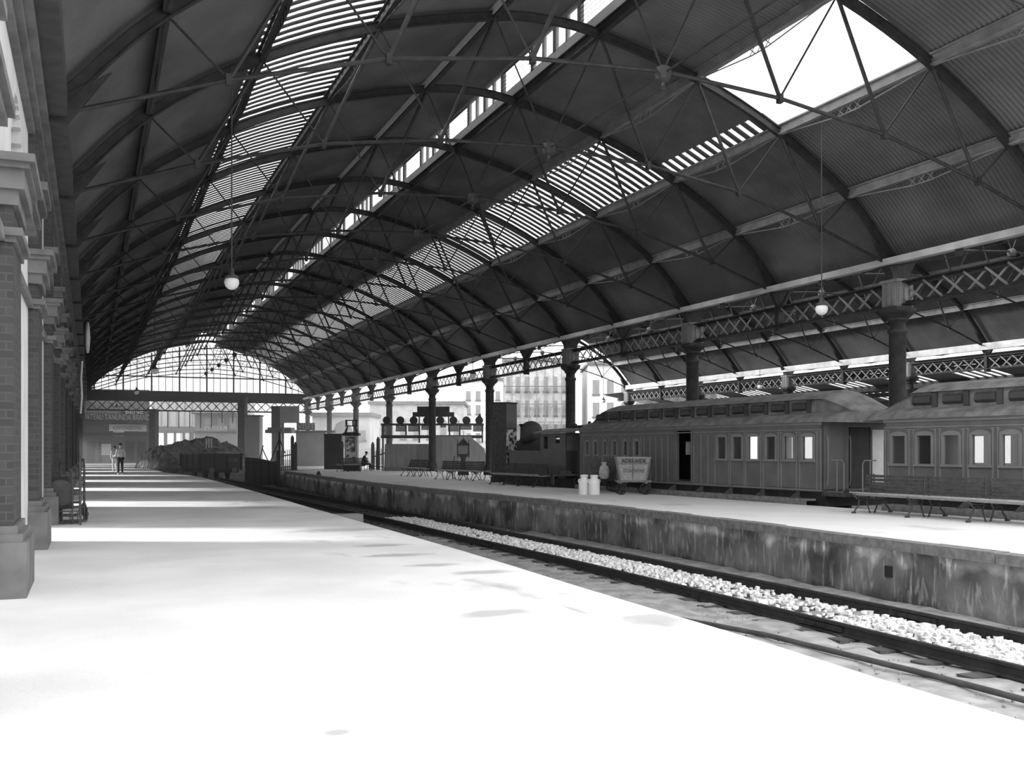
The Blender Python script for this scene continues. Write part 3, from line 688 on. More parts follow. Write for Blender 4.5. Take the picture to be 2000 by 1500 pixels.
    for yw in (a0+1.6, a0+3.4, a1-3.4, a1-1.6):
        for x in (.55, W_-.55):
            wh = MB(); wh.lathe([(.42,-.06),(.46,-.06),(.46,.06),(.42,.06),(.42,.03),(.12,.03),(.12,-.03),(.42,-.03)], (x,yw,-.42), 20, 'x'); wh.build('wheel', M['black'], e)
    return e
w1 = [(.29,.76,1.20,1.84,'win'),(1.07,1.50,1.20,1.85,'win'),(1.80,2.25,1.20,1.85,'win'),(2.55,3.05,1.20,1.86,'win'),(3.28,3.76,1.20,1.86,'win'),(4.03,4.50,1.20,1.86,'win'),
      (5.76,6.65,.46,2.08,'door'),(8.80,9.12,1.28,1.76,'win'),(9.54,9.84,1.28,1.76,'win'),(10.25,10.54,1.28,1.76,'win'),(10.92,11.16,1.28,1.76,'win'),(11.6,11.85,1.28,1.76,'win'),(12.2,12.45,1.28,1.76,'win')]
bd1 = [.03,.18,.85,.98,1.6,1.72,2.35,2.46,3.14,3.2,3.85,3.93,4.6,4.95,5.3,5.68,6.75,7.1,7.45,7.8,8.15,8.5,8.7,9.2,9.45,9.93,10.16,10.62,10.84,11.25,11.5,11.95,12.1,12.6]
car1 = carriage('railway_carriage', 'wooden luggage and passenger carriage with an open sliding door in mid side', 0, 12.95, w1, bd1, hood0=True)
ww = []; bd2 = []
y = -2.38
for i in range(15):
    ww.append((y-.48, y, 1.14, 1.82, 'win')); bd2 += [y+.08, y-.56]; y -= .775
bd2 += [-2.2]
car2 = carriage('railway_carriage', 'passenger carriage with wide windows at the right edge, behind the long bench', -14.2, -2.15, ww, bd2, hood0=False, hood1=True)
# doorway shade sheet, sky-bright panel and handrails on carriage ends
def end_fit(e, y, s_):
    MB().box(1.8,2.45,y+.012*s_-.01,y+.012*s_+.01,.5,2.02).build('end_panel', M['white'] if s_ < 0 else M['body'], e)  # white one is painted as the bright sky showing past the carriage end
    MB().box(1.0,1.7,y-.02*s_-.02,y-.02*s_+.02,.44,2.06).build('doorway_shade', M['cdark'], e)  # dark sheet painted as the shade inside the open end doorway
    r_ = MB()
    for x in (.12, .92): r_.path([(x,y+s_*.06,.5),(x,y+s_*.10,.7),(x,y+s_*.10,1.7),(x,y+s_*.06,1.85)], .018, 6)
    r_.path([(.05,y+s_*.15,.36),(.05,y+s_*.7,.36),(.05,y+s_*.75,.42),(.05,y+s_*.75,1.12),(.05,y+s_*.68,1.2),(.05,y+s_*.3,1.2)], .018, 6)
    r_.tube((.05,y+s_*.5,.36),(.05,y+s_*.5,1.2),.014,6)
    r_.build('handrail', M['bead'], e)
    MB().box(.0, W_, min(y,y+s_*.85), max(y,y+s_*.85), .24, .36).build('end_platform', M['wood_dark'], e)
end_fit(car1, 0, -1); end_fit(car2, -2.15, 1)
# far section: guards' compartment roofed low and the tank engine
eng = empty('tank_engine', (18.0, 21.8, 0), TRZ, 'small dark tank locomotive beyond the luggage carriage, seen past the tall poster box', 'locomotive')
MB().box(.1,2.6,13.4,19.9,-.1,.35).build('running_plate', M['black'], eng)
b = MB(); b.box(.05,.55,14.1,19.2,.35,1.42).box(2.15,2.65,14.1,19.2,.35,1.42); b.build('side_tank', M['body'], eng)
cab = MB()
for x0, x1 in ((.05,.10),(2.6,2.65)):
    cab.box(x0,x1,14.1,14.6,1.42,2.12).box(x0,x1,15.0,15.6,1.42,2.12).box(x0,x1,16.0,16.3,1.42,2.12).box(x0,x1,14.6,15.0,1.42,1.72).box(x0,x1,14.6,15.0,1.98,2.12).box(x0,x1,15.6,16.0,1.42,1.5).box(x0,x1,15.6,16.0,2.0,2.12)
for y in (14.1, 16.25): cab.box(.05,.7,y,y+.05,.35,2.12).box(2.0,2.65,y,y+.05,.35,2.12).box(.7,2.0,y,y+.05,.35,1.5).box(.7,2.0,y,y+.05,1.95,2.12)
cab.build('cab', M['body'], eng)
b = MB(); b.prism([(-.1,2.12),(.5,2.24),(1.35,2.30),(2.2,2.24),(2.8,2.12),(2.8,2.18),(2.2,2.30),(1.35,2.36),(.5,2.30),(-.1,2.18)], 13.5, 16.6)
b.build('cab_roof', M['croof'], eng)
b = MB(); b.lathe([(.16,2.3),(.2,2.4),(.16,2.5),(.05,2.55)], (1.0,15.2,0), 12).lathe([(.1,2.3),(.1,2.46),(.04,2.6)], (1.3,14.4,0), 10).box(1.1,1.6,14.5,15.0,2.3,2.45); b.build('whistle_and_vents', M['black'], eng)
MB().lathe([(.62,16.3),(.62,20.6),(.5,20.75),(.1,20.8)], (1.37,0,1.28), 24, 'y').build('boiler', M['iron_dark'], eng, True)
MB().lathe([(.50,1.80),(.50,2.2),(.47,2.42),(.36,2.60),(.18,2.70),(.04,2.73)], (1.2,19.3,0), 22).build('dome', M['iron_dark'], eng, True)
MB().lathe([(.24,1.85),(.2,2.0),(.2,2.5),(.27,2.6),(.2,2.62)], (1.37,20.3,0), 16).build('chimney', M['black'], eng, True)
for y in (15.0, 16.6, 18.2):
    for x in (.5, 2.25): MB().lathe([(.42,-.06),(.5,-.06),(.5,.06),(.42,.06),(.42,.03),(.12,.03),(.12,-.03),(.42,-.03)], (x,y,-.4), 20, 'x').build('wheel', M['black'], eng)
# ------------------------------------------------------------------ benches
def bench(length, nfr, double, label, loc, rz, zs=1.0):
    e = empty('platform_bench', loc, rz, label, 'bench'); H = length/2
    sides = (1, -1) if double else (1,)
    for s_ in sides:
        st = MB()
        for j in range(5): x = s_*(.07+.095*j+.04); z = .42+.008*j*(j-2); st.box(x-.04, x+.04, -H, H, z-.012, z+.014)
        st.build('seat', M['seat'], e)
        bk = MB()
        for j in range(5):
            x = s_*(.06-.012*j) if double else s_*(.03-.035*j); z = .52+.085*j
            bk.hexa([(x-.012,-H,z-.032),(x+.012,-H,z-.032),(x+.012-.01*s_,-H,z+.032),(x-.012-.01*s_,-H,z+.032),(x-.012,H,z-.032),(x+.012,H,z-.032),(x+.012-.01*s_,H,z+.032),(x-.012-.01*s_,H,z+.032)])
        bk.build('backrest', M['wood_dark'], e)
    for i in range(nfr):
        y = -H+.18+(length-.36)*i/(nfr-1); f = MB()
        for s_ in sides:
            f.path([(s_*.56,y,.44),(s_*.50,y,.37),(s_*.40,y,.30),(s_*.42,y,.18),(s_*.52,y,.08),(s_*.56,y,0)], [.016,.02,.022,.02,.018,.022], 6)
            f.path([(s_*.05,y,.92 if double else .40),(s_*.06,y,.5),(s_*.10,y,.36),(s_*.16,y,.26),(s_*.13,y,.14),(s_*.06,y,0)], [.014,.018,.022,.02,.018,.022], 6)
            f.path([(s_*.08,y,.38),(s_*.25,y,.36),(s_*.42,y,.37),(s_*.56,y,.40)], .016, 6)
            f.path([(s_*.16,y,.26),(s_*.28,y,.32),(s_*.40,y,.30)], .014, 6)
            f.box(s_*.56-.04, s_*.56+.04, y-.035, y+.035, 0, .04)
        if not double: f.path([(.03,y,.38),(-.02,y,.6),(-.13,y,.9)], .018, 6).path([(.05,y,.36),(-.1,y,.2),(-.16,y,0)], .02, 6)
        f.build('leg_frame', M['iron_dark'], e)
    return e
bench(5.2, 4, True, 'long slatted double-sided bench in front of the passenger carriage at the right edge', (16.95,16.25,0), .03)
bench(4.2, 4, True, 'dark slatted bench behind the two milk cans, beside the tall poster box', (16.25,38.0,0), .08)
bench(3.6, 4, True, 'slatted bench just left of the tall poster box, under the lantern stand', (16.55,46.0,0), .25)
bench(2.9, 4, False, 'short bench with reclined slatted back standing alone in front of the grey boarding', (16.6,53.2,0), math.pi+.12)
bench(2.4, 3, True, 'far bench on which the dark-clad person sits', (16.15,66.3,0), -1.1)
# ------------------------------------------------------------------ milk cans
def can(label, x, y):
    e = empty('milk_can', (x, y, 0), 0, label, 'milk can', 'white milk cans')
    MB().lathe([(.17,0),(.185,.02),(.185,.40),(.17,.47),(.115,.54),(.11,.58)], n=20).build('body', M['enamel'], e, True)
    MB().lathe([(.115,.575),(.135,.58),(.14,.62),(.12,.645),(.03,.65)], n=20).build('lid', M['enamel'], e, True)
    for s_ in (-1,1): MB().path([(s_*.15,0,.50),(s_*.21,0,.49),(s_*.22,0,.43),(s_*.185,0,.38)], .012, 6).build('handle', M['enamel'], e)
    return e
k1 = can('left of two white milk cans beside the luggage trolleys', CP(1141,HZ,33.3).x, CP(1141,HZ,33.3).y); k2 = copy_tree(k1); k2.location = (CP(1160.5,HZ,33.0).x, CP(1160.5,HZ,33.0).y, 0); k2['label'] = 'right of two white milk cans, closer to the wicker trolley'
# ------------------------------------------------------------------ luggage trolleys
def wheel(e, x, y, r, axis='x', mt='black'):
    wh = MB(); c = (x, y, r)
    ring = [(x if axis == 'x' else x+r*.92*math.cos(t_), y+ (r*.92*math.cos(t_) if axis == 'x' else 0), r+r*.92*math.sin(t_)) for t_ in [2*math.pi*q/20 for q in range(20)]]
    wh.path(ring, r*.08+.008, 6, closed=True)
    for q in range(4):
        t_ = math.pi*q/4; dx = r*.9*math.cos(t_); dz = r*.9*math.sin(t_)
        wh.tube((x+(0 if axis == 'x' else dx), y+(dx if axis == 'x' else 0), r+dz), (x-(0 if axis == 'x' else dx), y-(dx if axis == 'x' else 0), r-dz), .014, 5)
    wh.lathe([(.035,-.05),(.035,.05)], c, 8, axis); return wh.build('wheel', M[mt], e)
def basket(e, L_, W0, z0, z1, flare, mt):
    b = MB()
    for (x0, x1, y0, y1) in ((-L_/2,L_/2,-W0/2,W0/2),):
        T = .03; lo = [(x0,y0),(x1,y0),(x1,y1),(x0,y1)]; hi = [(x0-flare,y0-flare*.6),(x1+flare,y0-flare*.6),(x1+flare,y1+flare*.6),(x0-flare,y1+flare*.6)]
        for i in range(4):
            a, c_ = lo[i], lo[(i+1)%4]; A, C_ = hi[i], hi[(i+1)%4]
            nx, ny = (c_[1]-a[1]), -(c_[0]-a[0]); l = math.hypot(nx,ny); nx, ny = nx/l*T, ny/l*T
            b.hexa([(a[0],a[1],z0),(c_[0],c_[1],z0),(C_[0],C_[1],z1),(A[0],A[1],z1),(a[0]-nx,a[1]-ny,z0),(c_[0]-nx,c_[1]-ny,z0),(C_[0]-nx,C_[1]-ny,z1),(A[0]-nx,A[1]-ny,z1)])
        b.box(x0,x1,y0,y1,z0-.03,z0)
        b.path([(*hi[i],z1) for i in range(4)], .03, 6, closed=True)
    return b.build('basket', mt, e)
# basket trolley with lettering: seen side-on facing the camera
FACE = -TH
p = CP(1235, HZ, 33.4)
tr1 = empty('luggage_trolley', (p.x, p.y, 0), FACE, 'pale wicker basket trolley lettered ADELAIDE, in front of the luggage carriage', 'luggage trolley')
basket(tr1, .86, .62, .50, 1.20, .12, M['wicker'])
b = MB()
for x, xt in ((-.43,-.55),(-.02,-.02),(.43,.55)): b.bar((x,-.325,.48),(xt,-.40,1.20),.035,.03)
b.bar((-.53,-.405,1.02),(.53,-.405,1.02),.02,.03); b.build('basket_ribs', M['wood_mid'], tr1)
b = MB(); b.box(-.55,.58,-.33,-.27,.40,.47).box(-.55,.58,.27,.33,.40,.47).box(-.46,-.38,-.33,.33,.36,.42).box(.38,.46,-.33,.33,.36,.42); b.build('chassis', M['wood_mid'], tr1)
for x in (-.40,.40):
    for y in (-.30,.30): wheel(tr1, x, y, .19, 'y')
text('lettering', 'ADELAIDE', .17, M['black'], tr1, (0,-.425,1.10), (R(84),0,0), 1.05)
text('lettering', 'STATION', .17, M['wood_mid'], tr1, (0,-.39,.78), (R(84),0,0), .95)
b = MB(); b.path([(.56,0,.42),(.66,0,.5),(.69,0,1.05),(.62,0,1.2)], .018, 6); b.build('push_handle', M['iron_dark'], tr1)
p = CP(1176, HZ, 35.3)
tr2 = empty('luggage_trolley', (p.x, p.y, 0), FACE+.1, 'dark trolley with flared end boards carrying a pale sack, left of the lettered basket', 'luggage trolley')
b = MB(); b.box(-.48,.48,-.3,.3,.38,.46); b.build('deck', M['wood_dark'], tr2)
for x0, x1, x2, x3 in ((-.50,-.10,-.42,-.12),(.06,.50,.14,.42)):
    b = MB(); b.hexa([(x2,-.28,.46),(x3,-.28,.46),(x3,-.24,.46),(x2,-.24,.46),(x0,-.32,1.16),(x1,-.32,1.16),(x1,-.28,1.16),(x0,-.28,1.16)]); b.build('end_board', M['wood_dark'], tr2)
for x in (-.38,.38):
    for y in (-.27,.27): wheel(tr2, x, y, .19, 'y')
b = MB(); b.lathe([(.10,0),(.17,.08),(.19,.25),(.15,.42),(.07,.50),(.10,.56),(.03,.58)], n=14); o = b.build('mail_sack', M['sack'], smooth=True); q = CP(1180, HZ, 34.8); o.location = (q.x, q.y, .46); tag(o, 'pale bulging sack resting between the dark trolley boards', 'sack')
tr3 = empty('flat_trolley', CP(1120, 958, 1.5*F_PX/(952-HZ)), FACE+.1, 'low flat hand trolley with one large wheel, left of the milk cans', 'hand trolley'); tr3.location.z = 0
b = MB(); b.box(-.85,.75,-.35,.35,.46,.52).box(-.85,-.8,-.35,.35,.1,.5); b.build('deck', M['wood_dark'], tr3)
for y in (-.32,.32): wheel(tr3, .15, y, .22, 'y')
MB().box(-.55,-.1,-.2,.2,.52,.64).build('rail_bar', M['iron_dark'], tr3)
# ------------------------------------------------------------------ tall poster box
D = 44.8; p = CP(989, 942, D); hb = empty('poster_box', (p.x, p.y, 0), FACE, 'tall dark boxed poster pillar with cap on the right platform', 'poster box')
b = MB(); b.prism([(0,0),(-.66,.22),(-.32,1.0),(.46,.55)], 0, 3.5, 'z'); b.build('casing', M['wood_dark'], hb)
b = MB(); b.prism([(0,-.03),(-.70,.20),(-.34,1.06),(.50,.55)], 3.5, 3.56, 'z').prism([(.02,-.04),(-.70,.20),(-.34,1.06),(.5,.54)], 0, .25, 'z'); b.build('cap_and_base', M['black'], hb)
b = MB(); b.prism([(.02,-.015),(.46,.53),(.46,.55),(.0,.0)], .30, 2.35, 'z'); b.build('poster', M['poster'], hb)
b = MB(); b.prism([(.005,-.01),(.465,.54),(.46,.55),(.0,.0)], 2.4, 3.48, 'z'); b.build('side_panel', M['body'], hb)
# ------------------------------------------------------------------ lantern-topped weighing machine
p = CP(905, 925, 1.5*F_PX/(928-HZ)); wm = empty('weighing_machine', (p.x,p.y,0), FACE, 'lantern-topped weighing machine on a pedestal, behind the bench near the poster box', 'weighing machine')
b = MB(); b.prism([(-.32,0),(.32,0),(.28,.35),(.16,.45),(.13,.95),(-.13,.95),(-.16,.45),(-.28,.35)], -.2, .2); b.build('pedestal', M['iron_dark'], wm)
b = MB(); b.prism([(-.13,.95),(.13,.95),(.30,1.15),(-.30,1.15)], -.18, .18); b.box(-.33,.33,-.2,.2,1.15,1.2).box(-.36,.36,-.22,.22,1.68,1.75)
for x in (-.32,.32): b.box(x-.03,x+.03,-.2,.2,1.0,1.75).box(x-.02,x+.02,-.2,-.16,1.75,2.02)
b.prism([(-.32,1.75),(.32,1.75),(0,2.1)], -.05, .05); b.tube((0,0,2.0),(0,0,2.5),.015,6); b.build('head_frame', M['iron_dark'], wm)
MB().box(-.28,.28,-.15,.15,1.2,1.68).build('dial_panel', M['grey'], wm)
p = CP(884, 930, 50); b = MB(); b.path([(0,0,0),(.02,0,.6),(.1,0,1.15)], .025, 6); o = b.build('signal_post', M['iron_dark']); o.location = (p.x,p.y,0); tag(o, 'short thin leaning post left of the weighing machine', 'post')
# ------------------------------------------------------------------ train indicator board over grey boarding
D = 69.0
def frame_at(u, D, name, label, cat): 
    p = CP(u, HZ, D); e = empty(name, (p.x,p.y,0), FACE, label, cat); return e
ux = lambda u, u0=845: (u-u0)*D/F_PX
vz = lambda v: EYE + (HZ-v)*D/F_PX
ib = frame_at(845, D, 'train_indicator_board', 'train indicator board with a row of round black dials above slatted destination boards', 'indicator board')
b = MB()
for u in (748,819,878,898,942): b.box(ux(u)-.05,ux(u)+.05,-.05,.05, vz(865) if u not in (748,) else 0, vz(829))
b.box(ux(744),ux(945),-.06,.06,vz(831),vz(827)).box(ux(744),ux(943),-.06,.06,vz(856),vz(850)).box(ux(793)-.05,ux(793)+.05,-.05,.05,vz(852),vz(829))
for u in (819, 876): b.box(ux(u)-.04,ux(u)+.04,-.05,.05,vz(830),vz(796))
b.build('frame', M['iron_dark'], ib)
MB().box(ux(815),ux(878),-.08,.08,vz(807),vz(794)).box(ux(806),ux(887),-.08,.08,vz(814),vz(805)).build('header_panel', M['black'], ib)
for i, u in enumerate((755.5,782,808,834,860,885.5,911,936)):
    dl = MB(); z = vz(821)
    dl.lathe([(.22,-.10),(.27,-.09),(.27,.09),(.22,.10)], (ux(u),0,z), 22, 'y')
    d_ = dl.build('dial', M['black'], ib)
    if i == 7: MB().prism([(ux(u)-.24,z+.08),(ux(u)+.2,z+.08),(ux(u)+.05,z+.5)], -.04,.04).build('dial_hood', M['iron_dark'], ib)
for i, (u0, u1, v1) in enumerate(((745,765,852),(773,793,843),(797,819,843),(823,845,840),(860,871,835),(875,896,843),(899,921,839.5),(924,944,843))):
    sl = MB(); n = max(2,int((v1-831)/3))
    for j in range(n): za = vz(831+(v1-831)*(j+.92)/n); zb = vz(831+(v1-831)*j/n); sl.box(ux(u0),ux(u1),-.03,.03,za,zb)
    sl.build('destination_board', M['wood_mid'], ib)
wg = frame_at(845, 68.4, 'boarded_hoarding', 'grey boarded screen wall below the row of dials', 'hoarding'); D = 68.4
b = MB(); b.prism([(ux(750),0),(ux(950),0),(ux(950),vz(893)),(ux(946),vz(876)),(ux(927),vz(860)),(ux(920),vz(852)),(ux(840),vz(852)),(ux(840),vz(867)),(ux(752),vz(867))], 0, .08); b.build('boarding', M['grey'], wg)
b = MB(); b.box(ux(750),ux(787),-.03,0,0,vz(912)).box(ux(858),ux(880),-.03,0,0,vz(912)); b.build('kick_board', M['wood_mid'], wg)
b = MB()
for i in range(9): u = 752+i*22; b.box(ux(u)-.01,ux(u)+.01,-.012,0,.1,vz(868)) 
b.build('cover_strip', M['wood_mid'], wg)
# ------------------------------------------------------------------ picket gates
def pickets(label, u0, v0, u1, v1, top0, top1, n, post):
    a = CP(u0, HZ, 1.5*F_PX/(v0-HZ)); c = CP(u1, HZ, 1.5*F_PX/(v1-HZ)); e = empty('picket_gate', (a.x,a.y,0), 0, label, 'gate'); d = (c-a); d.z = 0
    b = MB()
    for i in range(n):
        f = i/(n-1); p0 = d*f; h0 = top0+(top1-top0)*f; b.bar(p0, p0+Vector((0,0,h0)), .05, .03); b.bar(p0+Vector((0,0,h0)), p0+Vector((0,0,h0+.08)), .025, .02)
    b.bar(Vector((0,0,.25)), d+Vector((0,0,.25)), .04,.08); b.bar(Vector((0,0,top0*.75)), d+Vector((0,0,top1*.75)), .04,.08)
    b.build('pickets', M['wood_dark'], e)
    for f, hh in post:
        q = MB(); pp = d*f; q.box(pp.x-.1,pp.x+.1,pp.y-.1,pp.y+.1,0,hh).box(pp.x-.06,pp.x+.06,pp.y-.06,pp.y+.06,hh,hh+.12); q.build('gate_post', M['wood_dark'], e)
    return e
pickets('dark picket gate with heavy posts left of the pale hoarding', 546, 920, 577, 918, 1.3, 1.5, 9, ((.8,2.3),(1.0,1.85)))
pickets('picket gate standing against the dark box beside the patterned machine', 641, 917, 668, 917, 1.1, 1.3, 8, ((1.0,1.9),))
pickets('picket gate with a stout post at the left end of the grey boarding', 728, 917, 752, 919, 1.2, 1.6, 8, ((0,1.85),(.45,2.2)))
# dark box, pale hoarding with VISIT sign, patterned machine
D = 74; e = frame_at(650, D, 'ticket_box', 'tall black box between the pale hoarding and the patterned machine', 'box'); ux = lambda u, u0=650: (u-u0)*D/F_PX
MB().box(ux(633),ux(667),0,.9,0,vz(849)).build('casing', M['black'], e); MB().box(ux(632),ux(668),-.04,.95,vz(849),vz(847)).build('top_board', M['wood_dark'], e)
D = 87; e = frame_at(605, D, 'pale_hoarding', 'large pale boarded hoarding with a ledge, behind the end of the right platform', 'hoarding'); ux = lambda u, u0=605: (u-u0)*D/F_PX
MB().box(ux(578),ux(636),0,.15,0,vz(845)).build('boarding', M['greyl'], e); MB().box(ux(577),ux(655),-.15,.2,vz(845),vz(841)).build('ledge', M['wood_mid'], e)
vs_ = frame_at(598, 86.6, 'visit_sign', 'white sign with the word VISIT on the ledge of the pale hoarding', 'sign'); D = 86.6; ux = lambda u, u0=598: (u-u0)*D/F_PX
MB().box(ux(582),ux(615),-.03,.03,vz(840.5),vz(826)).build('board', M['grey'], vs_); text('lettering', 'VISIT', .62, M['white'], vs_, (0,-.05,vz(833)), sx_=1.1)
D = 68.5; km = frame_at(686, D, 'vending_machine', 'ornate patterned machine with dark crest beside a grey column, next to the seated person', 'vending machine'); ux = lambda u, u0=686: (u-u0)*D/F_PX
MB().box(ux(671),ux(703),-.1,.6,0,vz(904)).build('base', M['wood_dark'], km)
MB().box(ux(673),ux(698),-.05,.5,vz(904),vz(851)).build('cabinet', M['greyl'], km); MB().box(ux(676),ux(694),-.08,-.05,vz(902),vz(853)).build('patterned_front', M['poster'], km)
b = MB(); b.box(ux(669),ux(702),-.15,.6,vz(851),vz(846)).box(ux(672),ux(699),-.1,.5,vz(846),vz(844))
for s_ in (-1,1):
    x = ux(686)+s_*.33; b.path([(x+s_*.05,0,vz(844)),(x-s_*.02,0,vz(838)),(x-s_*.08,0,vz(834)),(x,0,vz(830)),(x,0,vz(822))], [.08,.07,.05,.06,.07], 6)
b.box(ux(674),ux(698),-.05,.1,vz(833),vz(831)).box(ux(674),ux(698),-.05,.1,vz(822),vz(820)).box(ux(688),ux(690),-.04,.06,vz(831),vz(822)); b.build('crest', M['black'], km)
p = CP(661, 932, 62); b = MB().prism([(-.12,0),(.12,0),(.06,.16),(0,.22),(-.06,.16)], -.12, .12); o = b.build('kerb_marker', M['wood_dark']); o.location = (12.05, 58, 0); tag(o, 'small dark pointed block on the platform edge', 'marker')
# ------------------------------------------------------------------ left platform: barrows, signs, people
def barrow(label, x, y, rz):
    e = empty('hand_barrow', (x, y, 0), rz, label, 'hand barrow'); b = MB()
    for s_ in (-.22,.22): b.path([(s_,0,0.02),(s_,.02,.9),(s_*1.05,.06,1.15),(s_*1.05,.14,1.28)], .022, 6)
    for z in (.28,.55,.82): b.box(-.22,.22,-.015,.035,z,z+.05)
    b.box(-.24,.24,-.2,.02,.02,.05); b.build('frame', M['wood_dark'], e)
    for s_ in (-.27,.27): 
        wheel(e, s_, .12, .15, 'x', 'iron_dark')
    return e
barrow('dark two-wheeled hand barrow standing among the pilasters, nearest the camera', -.35, 22.6, .2); barrow('second dark hand barrow leaning by the left wall behind the first', -.45, 24.6, -.3)
e = empty('luggage_stand', (-.35,21.9,0), .0, 'low iron stand with upright bars beside the tall thin post', 'stand')
b = MB(); b.path([(-.4,0,.02),(.12,0,.02)], .012, 5).path([(-.4,0,.26),(.12,0,.26)], .012, 5)
for x in (-.32,-.18,-.04,.10): b.tube((x,0,0),(x,0,.26),.012,5)
b.tube((.0,0,0),(.0,0,1.05),.014,5); b.path([(.06+.05*math.cos(q*math.pi/6),0,.14+.07*math.sin(q*math.pi/6)) for q in range(12)], .009, 5, True); b.build('frame', M['iron_dark'], e)
MB().lathe([(.20,-.06),(.26,-.06),(.26,.06),(.20,.06)], (-.22,.2,.62), 18, 'y').build('drum', M['iron_dark'], e)
MB().prism([(-.45,.3),(.02,.3),(.0,.72),(-.1,.95),(-.4,.9)], .15, .5).build('bundle', M['cloth'], e)
o = MB().tube((0,0,0),(0,0,1.62),.02,8).build('thin_post', M['iron_dark']); o.location = (-.2,21.6,0); tag(o, 'tall thin dark post at the end of the low iron stand', 'post')
e = empty('projecting_sign', (-.36,44,5.0), 0, 'rounded pale sign hung from the left wall, seen nearly edge-on', 'sign')
MB().lathe([(.05,-.10),(.5,-.07),(.62,-.04),(.62,.04),(.5,.07),(.05,.10)], (.22,0,.95), 24, 'x').build('disc', M['white'], e, True); MB().tube((-.4,0,1.7),(.4,0,1.7),.03,6).tube((.3,0,1.7),(.3,0,1.55),.02,6).build('bracket', M['iron_dark'], e)
o = MB().path([(0,0,0),(.05,0,.7),(.02,0,1.4),(.06,0,2.1)], .04, 6).build('wall_pipe', M['white']); o.location = (-.40,44,2.9); tag(o, 'pale downpipe below the rounded sign on the left wall', 'pipe')

